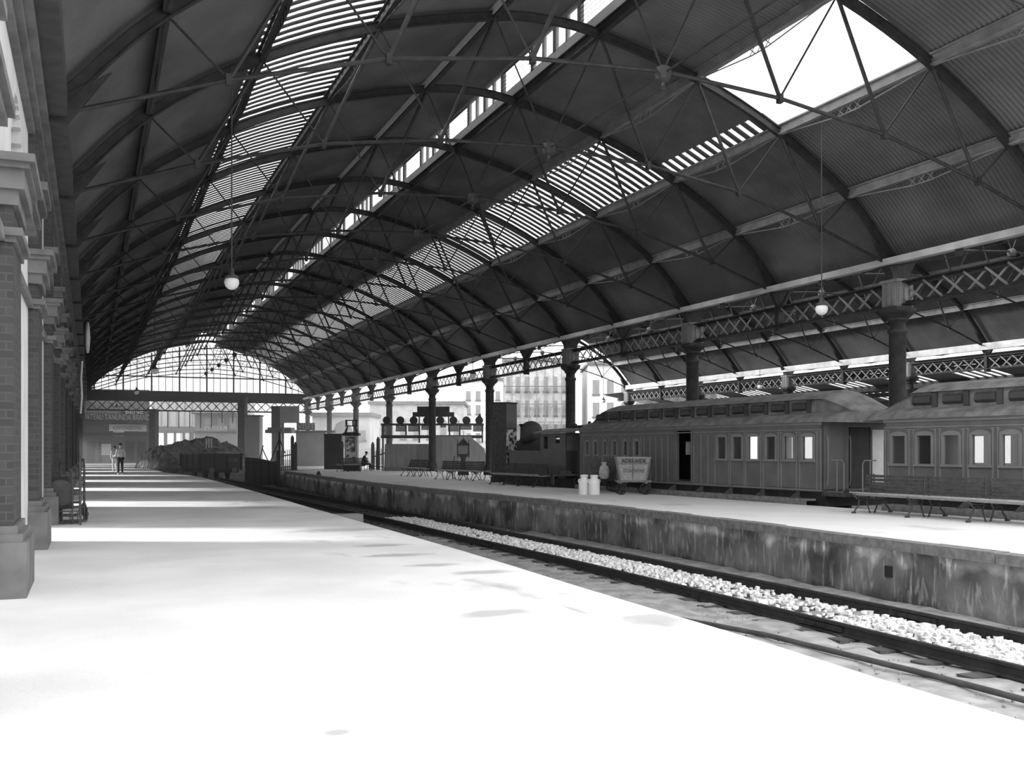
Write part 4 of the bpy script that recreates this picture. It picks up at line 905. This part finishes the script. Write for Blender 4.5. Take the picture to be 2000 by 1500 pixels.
def person(label, base, rz, pose, scale=1.0, cloth='cloth', legs_mat=None):
    """continuous skinned body; clothes follow as grown shells"""
    J = {'pelvis':(0,0,.95,.125),'waist':(0,.0,1.10,.115),'chest':(0,.0,1.32,.135),'neckb':(0,0,1.47,.06),'neck':(0,-.01,1.54,.05),'headb':(0,-.02,1.61,.075),'head':(0,-.01,1.70,.095),'crown':(0,0,1.77,.06)}
    E = [('pelvis','waist'),('waist','chest'),('chest','neckb'),('neckb','neck'),('neck','headb'),('headb','head'),('head','crown')]
    for s_, t_ in ((-1,'r'),(1,'l')):
        J.update({'sh'+t_:(s_*.19,0,1.43,.06),'el'+t_:(s_*.25,.02,1.14,.042),'wr'+t_:(s_*.26,-.04,.89,.028),'pa'+t_:(s_*.26,-.05,.82,.03),
                  'hip'+t_:(s_*.10,0,.90,.09),'kn'+t_:(s_*.11,-.01,.50,.058),'an'+t_:(s_*.11,.01,.09,.04),'to'+t_:(s_*.12,-.15,.03,.035)})
        E += [('chest','sh'+t_),('sh'+t_,'el'+t_),('el'+t_,'wr'+t_),('wr'+t_,'pa'+t_),('pelvis','hip'+t_),('hip'+t_,'kn'+t_),('kn'+t_,'an'+t_),('an'+t_,'to'+t_)]
    for k_, v_ in pose.items(): J[k_] = tuple(v_)+((J[k_][3],) if len(v_) == 3 else ())
    for t_ in 'rl':
        px_, py_, pz_, _ = J['pa'+t_]; wx, wy, wz, _ = J['wr'+t_]; d = Vector((px_-wx,py_-wy,pz_-wz)).normalized(); sd = d.cross(Vector((0,0,1)))
        sd = sd.normalized() if sd.length > .1 else Vector((0,1,0))
        for i, (o_, l_) in enumerate(((-.027,.075),(-.009,.09),(.009,.085),(.027,.065),(.036,.035))):
            q = Vector((px_,py_,pz_)) + sd*o_ + d*(.015 if i < 4 else -.03); m_ = q + d*l_*.55 + sd*(.02 if i == 4 else 0); tt = q + d*l_ + Vector((0,-.012,-.008)) + sd*(.03 if i == 4 else 0)
            J['f%d'%i+t_] = (m_.x,m_.y,m_.z,.010); J['g%d'%i+t_] = (tt.x,tt.y,tt.z,.008); E += [('pa'+t_,'f%d'%i+t_),('f%d'%i+t_,'g%d'%i+t_)]
    def grow(nm, names, edges, extra, mt, par):
        idx = {n_:i for i, n_ in enumerate(names)}; me = bpy.data.meshes.new(nm); me.from_pydata([J[n_][:3] for n_ in names], [(idx[a],idx[b_]) for a, b_ in edges], [])
        o = bpy.data.objects.new(nm, me); COL.objects.link(o); md = o.modifiers.new('skin','SKIN'); md.use_smooth_shade = True
        for i, n_ in enumerate(names): r__ = J[n_][3]+extra; me.skin_vertices[0].data[i].radius = (r__, r__)
        me.skin_vertices[0].data[0].use_root = True; o.modifiers.new('sub','SUBSURF').levels = 1
        dg = bpy.context.evaluated_depsgraph_get(); m2 = bpy.data.meshes.new_from_object(o.evaluated_get(dg)); bpy.data.objects.remove(o)
        m2.materials.clear(); m2.materials.append(mt); o = bpy.data.objects.new(nm, m2); COL.objects.link(o); o.parent = par; return o
    e = empty('person', base, rz, label, 'person'); e.scale = (scale,)*3
    names = list(J); grow('body', ['pelvis']+[n_ for n_ in names if n_ != 'pelvis'], E, 0, M['skin'], e)
    tn = ['pelvis','waist','chest','neckb','shr','elr','wrr','shl','ell','wrl']
    grow('coat', tn, [(a,b_) for a,b_ in E if a in tn and b_ in tn], .018, M[cloth], e)
    ln = ['pelvis','hipr','knr','anr','hipl','knl','anl']
    grow('trousers', ln, [(a,b_) for a,b_ in E if a in ln and b_ in ln], .02, M[legs_mat or cloth], e)
    hx, hy, hz2, hr = J['head']; MB().lathe([(.086,0),(.096,.03),(.088,.075),(.05,.105),(.01,.115)], (hx,hy+.02,hz2), 14).build('hair', M['hair'], e, True)
    f = MB(); f.prism([(-.012,-.03),(.012,-.03),(0,.03)], hy-.115, hy-.085); 
    for s_ in (-1,1): f.lathe([(.012,-.004),(.012,.004)], (hx+s_*.035,hy-.088,hz2+.01), 8, 'y')
    f.box(hx-.025,hx+.025,hy-.092,hy-.084,hz2-.055,hz2-.045)
    for v_i in range(6): f.v[v_i] = (f.v[v_i][0]+hx, f.v[v_i][1], f.v[v_i][2]+hz2-.01)
    f.build('face_features', M['hair'], e)
    return e
sit = {'pelvis':(0,.02,.50),'waist':(0,-.0,.66),'chest':(0,-.08,.88),'neckb':(0,-.14,1.02),'neck':(0,-.17,1.08),'headb':(0,-.21,1.13),'head':(0,-.24,1.21),'crown':(0,-.23,1.28),
       'shr':(-.18,-.10,.98),'shl':(.18,-.10,.98),'elr':(-.22,-.14,.72),'ell':(.22,-.14,.72),'wrr':(-.12,-.36,.64),'wrl':(.12,-.36,.64),'par':(-.09,-.42,.62),'pal':(.09,-.42,.62),
       'hipr':(-.10,-.02,.50),'hipl':(.10,-.02,.50),'knr':(-.11,-.44,.50),'knl':(.11,-.44,.50),'anr':(-.11,-.46,.09),'anl':(.11,-.62,.10),'tor':(-.12,-.62,.03),'tol':(.12,-.78,.05)}
p = CP(709, 920, 67.0); person('person in dark clothes sitting bent forward on the far bench beside the patterned machine', (p.x, p.y, 0), R(68), sit)
p = CP(224, 926, 66); person('blurred pale figure in white clothes standing on the left platform', (p.x, p.y, 0), R(20), {}, .92, 'clothl')
p = CP(235, 929, 58); person('person standing in a pale jacket and dark trousers on the left platform', (p.x, p.y, 0), R(-160), {'wrl':(.30,-.2,1.05),'pal':(.28,-.26,1.08)}, 1.0, 'sack', 'cloth')
# ------------------------------------------------------------------ wagon, heap, crossing gear beyond the curve
wgn = empty('open_wagon', (8.9, 78, 0), R(12), 'dark open goods wagon on the curve of the empty track', 'wagon')
b = MB(); b.box(-1.6,1.6,-.04,.04,.0,1.08).box(-1.6,1.6,4.6,4.68,.0,1.08).box(-1.6,-1.52,0,4.6,.0,1.08).box(1.52,1.6,0,4.6,.0,1.08).box(-1.6,1.6,0,4.6,-.05,.05).box(-1.66,1.66,-.08,.08,1.04,1.12); b.build('body', M['wood_dark'], wgn)
for x in (-1.55,-.5,.5,1.55): MB().box(x-.06,x+.06,-.12,-.04,-.1,1.1).build('stanchion', M['black'], wgn)
for y in (.1,1.5,3,4.5): MB().box(-1.68,-1.6,y-.06,y+.06,-.1,1.1).build('stanchion', M['black'], wgn)
b = MB().box(-1.3,1.3,-.2,4.8,-.28,-.05); b.build('underframe', M['black'], wgn)
for x in (-.85,.85):
    b = MB(); b.lathe([(.06,-.5),(.06,-.2)], (x,0,-.1), 10, 'y').lathe([(.2,-.54),(.2,-.5)], (x,0,-.1), 14, 'y'); b.build('buffer', M['iron_light'], wgn)
    for y in (1.0,3.6): MB().lathe([(.42,-.06),(.46,-.06),(.46,.06),(.42,.06)], (x,y,-.38), 18, 'x').build('wheel', M['black'], wgn)
text('lettering', 'M17X', .34, M['greyl'], wgn, (.85,-.06,.62), ext=.01)
def heap(name, label, cx, cy, rx, ry, hz_, z0, mt, seed):
    random.seed(seed); b = MB(); n = 26; g_ = [[None]*(n+1) for _ in range(n+1)]
    for i in range(n+1):
        for j in range(n+1):
            u_, v_ = i/n*2-1, j/n*2-1; r_ = math.hypot(u_, v_); hh = max(0, 1-r_**2)**.7
            g_[i][j] = (cx+u_*rx, cy+v_*ry, z0 + hz_*hh*(1+random.uniform(-.16,.16)) + random.uniform(-.03,.03))
    b.add([p_ for r__ in g_ for p_ in r__], [(i*(n+1)+j, i*(n+1)+j+1, (i+1)*(n+1)+j+1, (i+1)*(n+1)+j) for i in range(n) for j in range(n)])
    return tag(b.build(name, mt), label, 'heap', kind='stuff')
heap('rubble_heap', 'high dark heap of rubble rising behind the open wagon', 8.6, 90, 5.6, 4.5, 3.2, -1.1, M['heap'], 3)
heap('sand_heap', 'lower grey heap beside the end of the left platform', 5.0, 84, 1.9, 3.0, 1.6, .0, M['heap'], 4)
heap('wagon_load', 'broken dark load filling the open wagon', 8.5, 80.3, 1.35, 2.1, .9, .6, M['heap'], 9)
D = 77.7; e = frame_at(407, D, 'striped_trestle', 'white striped trestle with splayed legs standing out against the dark heap', 'trestle'); ux = lambda u, u0=407: (u-u0)*D/F_PX; e.location.z = 0
b = MB()
for u, ub in ((403,399),(408,407),(413,417)): b.bar((ux(u),0,vz(856)),(ux(u),0,vz(869)),.10,.05); b.bar((ux(u),0,vz(869)),(ux(ub),0,vz(888)),.10,.05)
b.build('slats', M['white'], e); MB().box(ux(401),ux(415),-.02,.06,vz(869),vz(868)).build('crosspiece', M['wood_dark'], e)
D = 66; e = frame_at(545, D, 'braced_post', 'dark post with slanting braces and crossed timbers at the platform ramp', 'post'); ux = lambda u, u0=545: (u-u0)*D/F_PX
b = MB(); b.box(ux(544)-.12,ux(544)+.12,-.1,.1,-1.0,vz(880)).box(ux(546)-.06,ux(546)+.06,-.06,.06,vz(882),vz(843)); b.build('post', M['wood_dark'], e)
b = MB(); b.bar((ux(546),0,vz(856)),(ux(529),0,vz(900)),.09,.06); b.bar((ux(546),0,vz(856)),(ux(556),0,vz(885)),.09,.06); b.bar((ux(512),0,vz(875)),(ux(524),0,vz(902)),.07,.05); b.bar((ux(506),0,vz(902)),(ux(514),0,vz(870)),.07,.05); b.build('braces', M['wood_dark'], e)
D = 70; e = frame_at(505, D, 'low_fence', 'sloping dark plank fence below the crossed timbers, left of the platform ramp', 'fence'); ux = lambda u, u0=505: (u-u0)*D/F_PX
b = MB(); b.prism([(ux(478),-1.05),(ux(548),-1.05),(ux(548),vz(905)),(ux(505),vz(895)),(ux(478),vz(893))], 0, .1); b.build('planks', M['wood_dark'], e)
b = MB(); 
for u in (482,496,510,524,538): b.box(ux(u)-.05,ux(u)+.05,-.08,0,-1.05,vz(900))
b.build('stakes', M['black'], e)
# ------------------------------------------------------------------ end of the shed: back building and signs
bb = empty('station_end_building', (0,111.6,0), 0, 'dim end building closing the left platform, carrying the long advertising boards', 'building')
def yx(u, Y=111.6): return YP(u, 800, Y).x
def yz(u, v, Y=111.6): return YP(u, v, Y).z
MB().box(-1.4, yx(292), 0, .3, 0, 7.6).build('wall', M['wood_mid'], bb)
b = MB(); b.box(-1.4, yx(292), -.5, 0, yz(230,851), yz(230,845)).box(-1.4, yx(292), -.35, 0, yz(230,828), yz(230,824)); b.build('canopy_beam', M['wood_dark'], bb)
for u0, u1 in ((170,186),(192,200),(245,262),(268,284)): MB().box(yx(u0),yx(u1),-.06,0,.1,yz(u0,862)).build('doorway', M['cdark'], bb)
MB().box(yx(198),yx(217),-.08,0,yz(200,889),yz(200,867)).build('window', M['white'], bb)
e = empty('brandy_sign', (0,111.44,0), 0, 'long grey board lettered CHATEAU TANUNDA BRANDY', 'sign'); 
MB().box(yx(166),yx(290),0,.12,yz(230,825),yz(230,808)).build('board', M['wood_dark'], e); text('lettering', 'CHATEAU TANUNDA BRANDY', .82, M['greyl'], e, ((yx(168)+yx(285))/2,-.03,yz(230,815.5)), sx_=.62)
e = empty('upper_sign', (0,111.42,0), 0, 'white letters BENE partly hidden under the gable girder, above the brandy board', 'sign')
MB().box(yx(235),yx(292),.05,.12,yz(260,808.3),yz(260,800)).build('board', M['wood_dark'], e); text('lettering', 'BENE', .66, M['white'], e, (yx(262),0,yz(262,804.3)), sx_=1.15)
e = empty('white_sign', (0,111.48,0), 0, 'long white sign with faint dark lettering below the brandy board', 'sign')
MB().box(yx(213),yx(286),0,.1,yz(250,842.5),yz(250,829)).build('board', M['white'], e); text('lettering', 'CONTINENTAL', .5, M['wood_mid'], e, (yx(249),-.03,yz(249,836)), sx_=.8)
o = MB().box(yx(221),yx(242),111.4,111.48,yz(230,852),yz(230,841)).build('white_board', M['white']); tag(o, 'small blank white board hanging under the long white sign', 'sign')
# covered footbridge closing the upper part of the opening
D = 122
fb_ = frame_at(388, D, 'covered_footbridge', 'grey boarded footbridge seen behind the gable girder above the dark canopy', 'footbridge'); ux = lambda u, u0=388: (u-u0)*D/F_PX
MB().box(ux(296),ux(488),0,2.2,EYE+(HZ-832)*D/F_PX,EYE+(HZ-770)*D/F_PX).build('deck_house', M['greyl'], fb_)
b = MB()
for i in range(13): u = 300+i*15.2; b.box(ux(u)-.07,ux(u)+.07,-.08,0,EYE+(HZ-832)*D/F_PX,EYE+(HZ-770)*D/F_PX)
b.build('battens', M['wood_mid'], fb_)
for u in (320,370,425,470): MB().box(ux(u)-.15,ux(u)+.15,.4,.7,-1.3,EYE+(HZ-832)*D/F_PX).build('post', M['wood_dark'], fb_)
# pillars and open yard to the right of it
D = 108
def simple(name, label, cat, u0, u1, v0, v1, D, depth, mt, z0=None):
    z = (EYE+(HZ-v1)*D/F_PX) if z0 is None else z0; zt = EYE+(HZ-v0)*D/F_PX; um = (u0+u1)/2; p = CP(um, HZ, D); w2 = (u1-u0)*D/F_PX/2
    e = empty(name, (p.x,p.y,0), FACE, label, cat); MB().box(-w2,w2,0,depth,z,zt).build('body' if name != 'building' else 'wall', M[mt], e); return e, w2, z, zt
e, w2, z, zt = simple('brick_pillar', 'plain grey pillar right of the brandy board, where the left platform ends', 'pillar', 291, 303, 803, 920, 98, 1.0, 'stone', -1.2); MB().box(-w2-.1,w2+.1,-.1,1.1,zt,zt+.2).build('cap', M['stone'], e)
e, w2, z, zt = simple('brick_pillar', 'tall grey pillar behind the wagon, under the middle of the gable girder', 'pillar', 464, 478, 779, 900, 98, 1.0, 'stone', -1.2); MB().box(-w2-.1,w2+.1,-.1,1.1,zt,zt+.2).build('cap', M['stone'], e)
e, w2, z, zt = simple('tall_cabinet', 'tall grey corrugated cabinet right of the second pillar', 'cabinet', 479, 507, 813, 880, 96, 1.2, 'greyl', -1.2); MB().box(-w2-.08,w2+.08,-.1,1.3,zt,zt+.12).build('cap', M['stone'], e)
e, w2, z, zt = simple('station_canopy', 'long dark flat canopy seen through the opening behind the heap', 'canopy', 300, 380, 833, 845, 118, 4, 'iron_dark')
b = MB(); 
for i in range(5): x = -w2+.3+i*(2*w2-.6)/4; b.box(x-.12,x+.12,.2,.4,-1.2,z)
b.build('posts', M['iron_dark'], e)
e, w2, z, zt = simple('building', 'pale low building with a hipped roof beyond the dark canopy', 'building', 352, 415, 838, 880, 135, 8, 'pale', -1.2); MB().hexa([(-w2,0,zt),(w2,0,zt),(w2,8,zt),(-w2,8,zt),(-w2*.2,3,zt+1.4),(w2*.2,3,zt+1.4),(w2*.2,5,zt+1.4),(-w2*.2,5,zt+1.4)]).build('roof', M['white'], e)
e, w2, z, zt = simple('advertising_shed', 'grey shed front carrying the flour advertisement behind the heap', 'shed', 380, 463, 809, 862, 112, 4, 'grey', -1.2)
b = MB(); b.box(-w2,w2,-.1,0,EYE+(HZ-845)*112/F_PX,EYE+(HZ-842)*112/F_PX).box(-w2,w2,-1.2,4,zt,zt+.15); b.build('ledge', M['wood_dark'], e)
for x in (-1.2,.2,1.5): MB().box(x,x+.7,-.05,0,zt-1.6,zt-.4).build('window', M['greyl'], e)
p = CP(422,HZ,111.8); e = empty('flour_sign', (p.x,p.y,0), FACE, 'pale sign lettered FLOUR on the grey shed behind the heap', 'sign'); D = 111.8; ux = lambda u, u0=422: (u-u0)*D/F_PX
MB().box(ux(399),ux(444),-.05,.0,vz(843),vz(830)).build('board', M['grey'], e); text('lettering', "E'S FLOUR", .6, M['white'], e, (0,-.08,vz(836.5)), sx_=.95)
e, w2, z, zt = simple('signal_cabin', 'grey cabin on a wider ledge with a pale square board, right of the tall cabinet', 'cabin', 530, 547, 793, 835, 92, 1.4, 'stone'); b = MB(); b.box(-w2-.3,w2+1.0,-.2,1.6,z-.2,z).box(-w2-.5,w2+1.1,-.3,1.7,z-.5,z-.2); b.build('ledge', M['wood_mid'], e); MB().box(-w2,w2,.1,1.3,-1.2,z-.5).build('lower_wall', M['grey'], e)
e, w2, z, zt = simple('poster_hoarding', 'large pale square poster board under the right end of the gable girder', 'poster board', 548, 584, 793, 826, 91, .15, 'greyl'); b = MB(); b.box(-w2+.1,-w2+.25,.15,.3,-1.2,zt).box(w2-.25,w2-.1,.15,.3,-1.2,zt); b.build('posts', M['wood_mid'], e)
# ------------------------------------------------------------------ town buildings beyond the open side
def town(label, u0, u1, vtop, D, depth, mt, floors, cols, vb=850, z0=-1.3, win='grey', roofed=None):
    p = CP((u0+u1)/2, HZ, D); w2 = (u1-u0)*D/F_PX/2; zt = EYE+(HZ-vtop)*D/F_PX; e = empty('building', (p.x,p.y,0), FACE, label, 'building')
    MB().box(-w2,w2,0,depth,z0,zt).build('wall', M[mt], e); MB().box(-w2-.2,w2+.2,-.3,depth+.2,zt-.05,zt+.35).build('parapet', M['stone'], e)
    zb = 2.2; 
    for f in range(floors):
        for c in range(cols):
            x = -w2+(c+.5)*2*w2/cols; z = zb+(zt-1.2-zb)*(f+.15)/floors; hh = (zt-1.2-zb)/floors*.62; ww_ = w2/cols*.9
            b = MB(); b.box(x-ww_/2,x+ww_/2,-.06,.02,z,z+hh); wn = b.build('window', M[win], e)
            MB().box(x-ww_/2-.08,x+ww_/2+.08,-.18,0,z-.15,z).build('window_sill', M['stone'], wn)
    return e, w2, zt
town('long pale warehouse with a dark beam line behind the indicator board', 722, 905, 789, 128, 10, 'pale2', 1, 7)
town('pale tall block rising behind the indicator board and third column', 905, 982, 742, 150, 12, 'pale', 4, 4)
e, w2, zt = town('pale building with tall dark windows wrapped in thin scaffolding, left of the nearest black column', 984, 1112, 705, 120, 12, 'pale2', 3, 7)
b = MB(); 
for i in range(9): x = -w2+i*2*w2/8; b.tube((x,-1.2,-1.3),(x,-1.2,zt),.05,5)
for z in (2.5,4.6,6.7,8.8): b.box(-w2,w2,-1.25,-.6,z,z+.06)
for i in range(4): x = -w2+i*2*w2/4; b.tube((x,-1.2,2.5),(x+2*w2/4,-1.2,6.7),.04,5)
b.build('scaffolding', M['wood_mid'], e)
town('broad pale building with two upright window bays beyond the open end of the farther shed', 1150, 1262, 712, 118, 12, 'pale', 3, 4)
town('hazy building front seen between the farther girder and the carriage roof', 1262, 1400, 735, 134, 12, 'pale2', 2, 8)
e, w2, zt = town('pale boundary building with arched dark opening behind the first far columns', 610, 722, 812, 110, 8, 'pale', 1, 4)
b = MB(); b.prism([(-1.0,-1.3),(1.4,-1.3),(1.4,3.2),(.9,4.2),(.2,4.6),(-.5,4.2),(-1.0,3.2)], -.1, .0); b.build('arch_opening', M['wood_mid'], e)
o = MB().box(-8,30,0,.25,-1.3,1.6).build('yard_wall', M['pale']); p = CP(760,HZ,100); o.location = (p.x,p.y,0); o.rotation_euler = (0,0,FACE); tag(o, 'long low pale wall behind the indicator board and engine', 'wall')
# ------------------------------------------------------------------ haze in the sheds
if HAZE:
    b = MB(); b.box(-1.5, 26, 62, 130, -1.0, 14.5); me = b.build('haze', M['white']); hm = bpy.data.materials.new('haze'); hm.use_nodes = True; t = hm.node_tree
    t.nodes.remove(t.nodes['Principled BSDF']); vsn = t.nodes.new('ShaderNodeVolumeScatter'); vsn.inputs['Density'].default_value = HAZE; vsn.inputs['Anisotropy'].default_value = .2
    t.links.new(vsn.outputs[0], t.nodes['Material Output'].inputs['Volume']); me.data.materials.clear(); me.data.materials.append(hm)
    tag(me, 'thin smoky haze hanging in the far end of the main shed', 'haze', kind='stuff')
